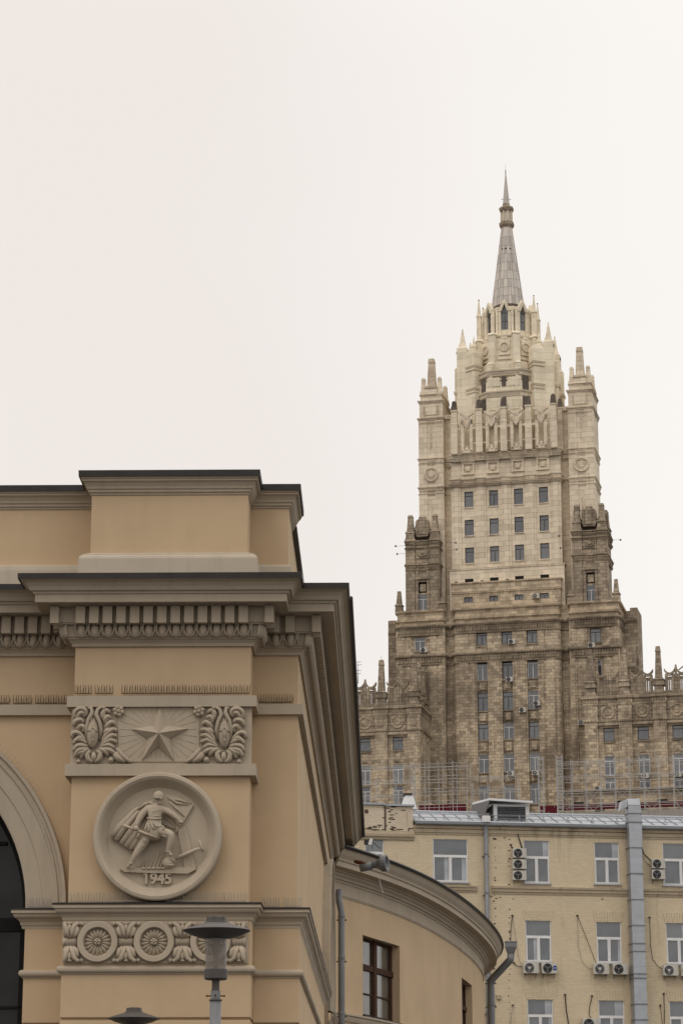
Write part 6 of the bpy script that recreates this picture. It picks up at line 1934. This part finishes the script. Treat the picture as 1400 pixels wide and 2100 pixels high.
ark.build('bird_spike_strip', M['concrete'], pav, kind='stuff')

# ================================================================== street lamps
def make_lamp():
    t = thing('street_lamp', 'x', 'street lamp')
    H0 = 4.66
    L_ = lambda pr, nm, m_, n=32, sm=True: MB().lathe(0, 0, pr, n, cap=True).build(nm, m_, t, smooth=sm)
    prof = [(.12, H0-.01), (.25, H0-.05), (.36, H0-.085), (.412, H0-.108), (.416, H0-.112), (.405, H0-.118), (.30, H0-.165), (.18, H0-.20), (.125, H0-.212)]
    MB().lathe(0, 0, prof, 48, cap=False).build('lamp_shade', M['lampmetal'], t, smooth=True)
    MB().lathe(0, 0, [(.001, H0+.06), (.08, H0+.06), (.115, H0+.05), (.12, H0+.0), (.15, H0-.01), (.15, H0-.03)], 32, cap=False).build('top_cap', M['lampmetal'], t)
    for k in range(6):
        a = k*pi/3+.3
        MB().box(-.006, .006, -.006, .006, H0-.005, H0+.055).build('cap_stud', M['lampmetal'], t, loc=(.118*cos(a), .118*sin(a), 0))
    MB().lathe(0, 0, [(.128, H0-.10), (.126, H0-.595)], 32, cap=False).build('glass_cylinder', M['lampglass'], t, smooth=True)
    MB().lathe(0, 0, [(.045, H0-.10), (.045, H0-.38), (.03, H0-.42), (.03, H0-.58)], 16).build('lamp_bulb', M['concrete'], t, smooth=True)
    MB().lathe(0, 0, [(.06, H0-.58), (.139, H0-.575), (.141, H0-.585), (.139, H0-.685), (.12, H0-.70), (.05, H0-.70)], 32, cap=False).build('base_collar', M['lampmetal'], t)
    MB().lathe(0, 0, [(.047, H0-.70), (.047, H0-.82), (.056, H0-.825), (.058, H0-.84)], 20).build('neck', M['lampmetal'], t)
    MB().lathe(0, 0, [(.058, H0-.83), (.058, H0-.935)], 20).build('clamp', M['pipe'], t)
    for k in range(4):
        a = k*pi/2
        kb = MB().tube([(.05, 0, 0), (.10, 0, 0)], .008, 6).ball((.105, 0, 0), .013, .013, .013, 8, 5).build('clamp_screw', M['rust'], t, loc=(0, 0, H0-.89))
        kb.rotation_euler = (0, 0, a)
    MB().lathe(0, 0, [(.06, H0-.925), (.078, H0-.93), (.080, H0-.945), (.068, H0-.955)], 24).build('flange', M['lampmetal'], t)
    MB().lathe(0, 0, [(.0675, H0-.95), (.069, 2.2), (.076, 0)], 20).build('pole', M['pipe'], t, smooth=True)
    MB().lathe(0, 0, [(.13, 0), (.13, .02), (.09, .06)], 20).build('base_plate', M['lampmetal'], t)
    return t
lamp = make_lamp()
a = wpt(444, 1905, 30.)
lamp.location = (a[0], 30., a[2]-4.57)
dz_ = lamp.location.z
l2 = copy_tree(lamp)
Y2 = 39.6
b = wpt(275, 2086, Y2)
l2.location = (b[0], Y2, b[2]-4.57)
for o, lb in ((lamp, 'nearer grey street lamp with disc shade and glass cylinder before the rosette frieze'), (l2, 'farther street lamp, only its disc shade showing at the bottom edge')):
    o['label'] = lb; o['group'] = 'street lamps in front of the pavilion'
    d_ = o.location.z
    o.location.z = 0
    # the pole length takes up the height of the ground
    s_ = (4.57+d_)/4.57
for o, d_ in ((lamp, a[2]-4.57), (l2, b[2]-4.57)):
    for c in [c for c in col.objects if c.parent == o]:
        if c.name.startswith('pole'):
            c.scale.z = (4.66-.95+d_)/(4.66-.95)
        elif not c.name.startswith('base_plate'): c.location.z += d_

# ================================================================== scaffolding on the roofs behind
pole_m = MB().lathe(0, 0, [(1, 0), (1, 1)], 6).mesh('standard'); pole_m.materials.append(M['tube'])
def scaffold(label, x0, x1, ytop, ybot, w_, bay, lift, depth=1.3, brace=True, r=.045, tall=None, rail=3, group='scaffolds behind the brick house'):
    u0_, zt0 = TW.pix((x0+x1)/2, ytop, w_); _, zb0_ = TW.pix((x0+x1)/2, ybot, w_)
    u0_ = TW.U(x0, (ytop+ybot)/2, w_); u1_ = TW.U(x1, (ytop+ybot)/2, w_)
    H_ = zt0-zb0_
    o = thing('scaffold', label, 'scaffold', TW.world(u0_, w_, zb0_), TW.yaw, group)
    L_ = u1_-u0_; n = max(1, int(round(L_/bay))); m_ = max(1, int(round(H_/lift)))
    for r_i, d in enumerate((0, depth)):
        for i in range(n+1):
            hgt = H_ * (tall(i/n) if tall else 1)
            inst(pole_m, 'standard', o, (L_*i/n, d, 0), (r, r, hgt+.4))
        for k in range(m_+1):
            z = H_*k/m_
            for q in range(rail if r_i == 0 else 1):
                zz_ = z-q*.5
                if zz_ < 0: continue
                inst(pole_m, 'ledger', o, (0, d-.05, zz_), (r*.8, r*.8, L_), (0, R(90), 0))
    for k in range(m_+1):
        for i in range(n+1):
            inst(pole_m, 'transom', o, (L_*i/n, 0, H_*k/m_-.1), (r*.7, r*.7, depth), (R(-90), 0, 0))
    if brace:
        for i in range(0, n, 2):
            for k in range(min(m_, 2)):
                l_ = L_/n; h__ = H_/m_
                for s_ in (1, -1):
                    x = L_*i/n if s_ > 0 else L_*(i+1)/n
                    inst(pole_m, 'brace', o, (x, -.08, H_*k/m_), (r*.6, r*.6, hypot(l_, h__)), (0, s_*atan2(l_, h__), 0))
    return o, L_, H_
scaffold('tall dense scaffold tower of silver tubes left of the dormer', 842, 957, 1566, 1668, -30, 2.2, 1.9, 3.2, False, rail=3)
scaffold('low scaffold run behind the brick parapet at the left', 735, 846, 1572, 1660, -29, 2.6, 2.1, 1.3, False, tall=lambda t: .62+.38*abs(sin(t*9)), rail=2)
scaffold('narrow scaffold run left of and behind the dormer roof', 968, 1062, 1592, 1672, -27, 2.3, 2.0, 1.2, False, tall=lambda t: .8, rail=2)
scaffold('slim ladder-like scaffold tower right of the dormer', 1103, 1113, 1556, 1674, -30.5, .8, .9, 1.0, False, rail=1)
scaffold('wide scaffold with cross braces below the right side wing', 1141, 1410, 1558, 1676, -28, 2.15, 1.95, 1.4, True, rail=3)
scaffold('ladder bay standing in front of the wide scaffold', 1141, 1152, 1553, 1676, -30, .8, .5, .8, False, rail=1)
# dark red sheeting
for lb, x0, x1, y0, y1, w_, sl in (('dark red sheeting strip behind the tall scaffold tower', 858, 955, 1652, 1668, -25, 0), ('long dark red sheeting across the wide scaffold', 1105, 1420, 1653, 1664, -26.3, 1.2), ('dark red sheeting block beside the slim scaffold tower', 1106, 1142, 1657, 1680, -26.6, 0)):
    u0_, z0_ = TW.pix(x0, y1, w_); u1_, _ = TW.pix(x1, y1, w_); z1_ = TW.Z(x0, y0, w_)
    o = thing('red_sheeting', lb, 'sheeting', TW.world(u0_, w_, z0_), TW.yaw, 'dark red sheeting under the scaffolds')
    n = max(2, int((u1_-u0_)/2.15))
    for i in range(n):
        a_, b_ = (u1_-u0_)*i/n, (u1_-u0_)*(i+1)/n
        MB().add([(a_+.04,.03*(i % 2),0), (b_-.04,.0,0), (b_-.04,.05,z1_-z0_), (a_+.04,.06,z1_-z0_), (a_+.04,.11,0), (b_-.04,.11,0), (b_-.04,.15,z1_-z0_), (a_+.04,.15,z1_-z0_)],
                 [(0,1,2,3),(5,4,7,6),(0,4,5,1),(1,5,6,2),(2,6,7,3),(3,7,4,0)]).build('sheet_panel', M['red'], o)
# deck that carries the scaffolds
MB().box(-36, 38, -34, -18.5, 29.9, TW.Z(1100, 1682, -28)).build('scaffold_deck', M['concrete'], tw)

# ================================================================== masts and aerials
def mast(label, fr, x, y0, y1, w_, r=.05, arms=()):
    u, z0_ = fr.pix(x, y0, w_); _, z1_ = fr.pix(x, y1, w_)
    o = thing('antenna', label, 'antenna', fr.world(u, w_, z0_), fr.yaw, 'antennas on the stone tower')
    h = z1_-z0_
    MB().tube([(0,0,0), (0,0,h*.6), (0,0,h)], [r, r*.7, r*.4], 6).build('mast', M['darkmetal'], o)
    for t, l_ in arms: MB().tube([(-l_,0,h*t), (l_,0,h*t)], r*.6, 5).build('aerial_arm', M['darkmetal'], o)
mast('thin antenna mast above the left side wing obelisk', TW, 782, 1398, 1344, WF+4, .05)
mast('ladder-like television aerial above the left side wing', TW, 734, 1402, 1357, WF+3, .06, ((.99, .5), (.85, .6), (.6, .5), (.45, .5)))
mast('dark antenna standing on the left turret crown', TW, 869, 1075, 1028, BF+3, .09, ((.4, .3),))
mast('tall leaning antenna on the right turret crown', TW, 1212, 1050, 988, BF+3, .08, ((.5, .25),))
mast('short antenna on the right turret beside the shield block', TW, 1188, 1070, 1032, BF+1, .07, ((.6, .25),))
def arm(label, x0, y0, x1, y1, w_):
    u0_, z0_ = TW.pix(x0, y0, w_); u1_, z1_ = TW.pix(x1, y1, w_)
    o = thing('lamp_arm', label, 'light', TW.world(u0_, w_, z0_), TW.yaw, 'lights on long arms around the turrets')
    d = (u1_-u0_, -.4, z1_-z0_)
    MB().tube([(0,0,0), d], .022, 5).build('arm', M['darkmetal'], o)
    MB().frus(d[0], d[1], d[2]-.14, d[2]+.12, .15, .12, .09, .08).build('lamp_head', M['darkmetal'], o)
arm('upper light on an arm left of the left turret', 832, 1119, 812, 1121, BF)
arm('lower light on an arm left of the left turret', 832, 1135, 815, 1137, BF)
arm('upper light on an arm right of the left turret', 913, 1113, 935, 1114, BF)
arm('lower light on an arm right of the left turret', 915, 1129, 937, 1128, BF)
arm('upper light on an arm left of the right turret', 1168, 1097, 1146, 1100, BF)
arm('lower light on an arm left of the right turret', 1168, 1118, 1149, 1125, BF)
arm('light on an arm right of the right turret', 1251, 1107, 1272, 1108, BF)
cu = TW.pix(1385, 1370, WF-2)
o = thing('crane_cable', 'dark slanting pole at the right edge above the side wing', 'pole', TW.world(cu[0], WF+2, TW.Z(1385, 1374, WF+2)), TW.yaw)
MB().tube([(0, 0, 0), (3.6, 0, 2.6)], .09, 6).build('pole', M['darkmetal'], o)
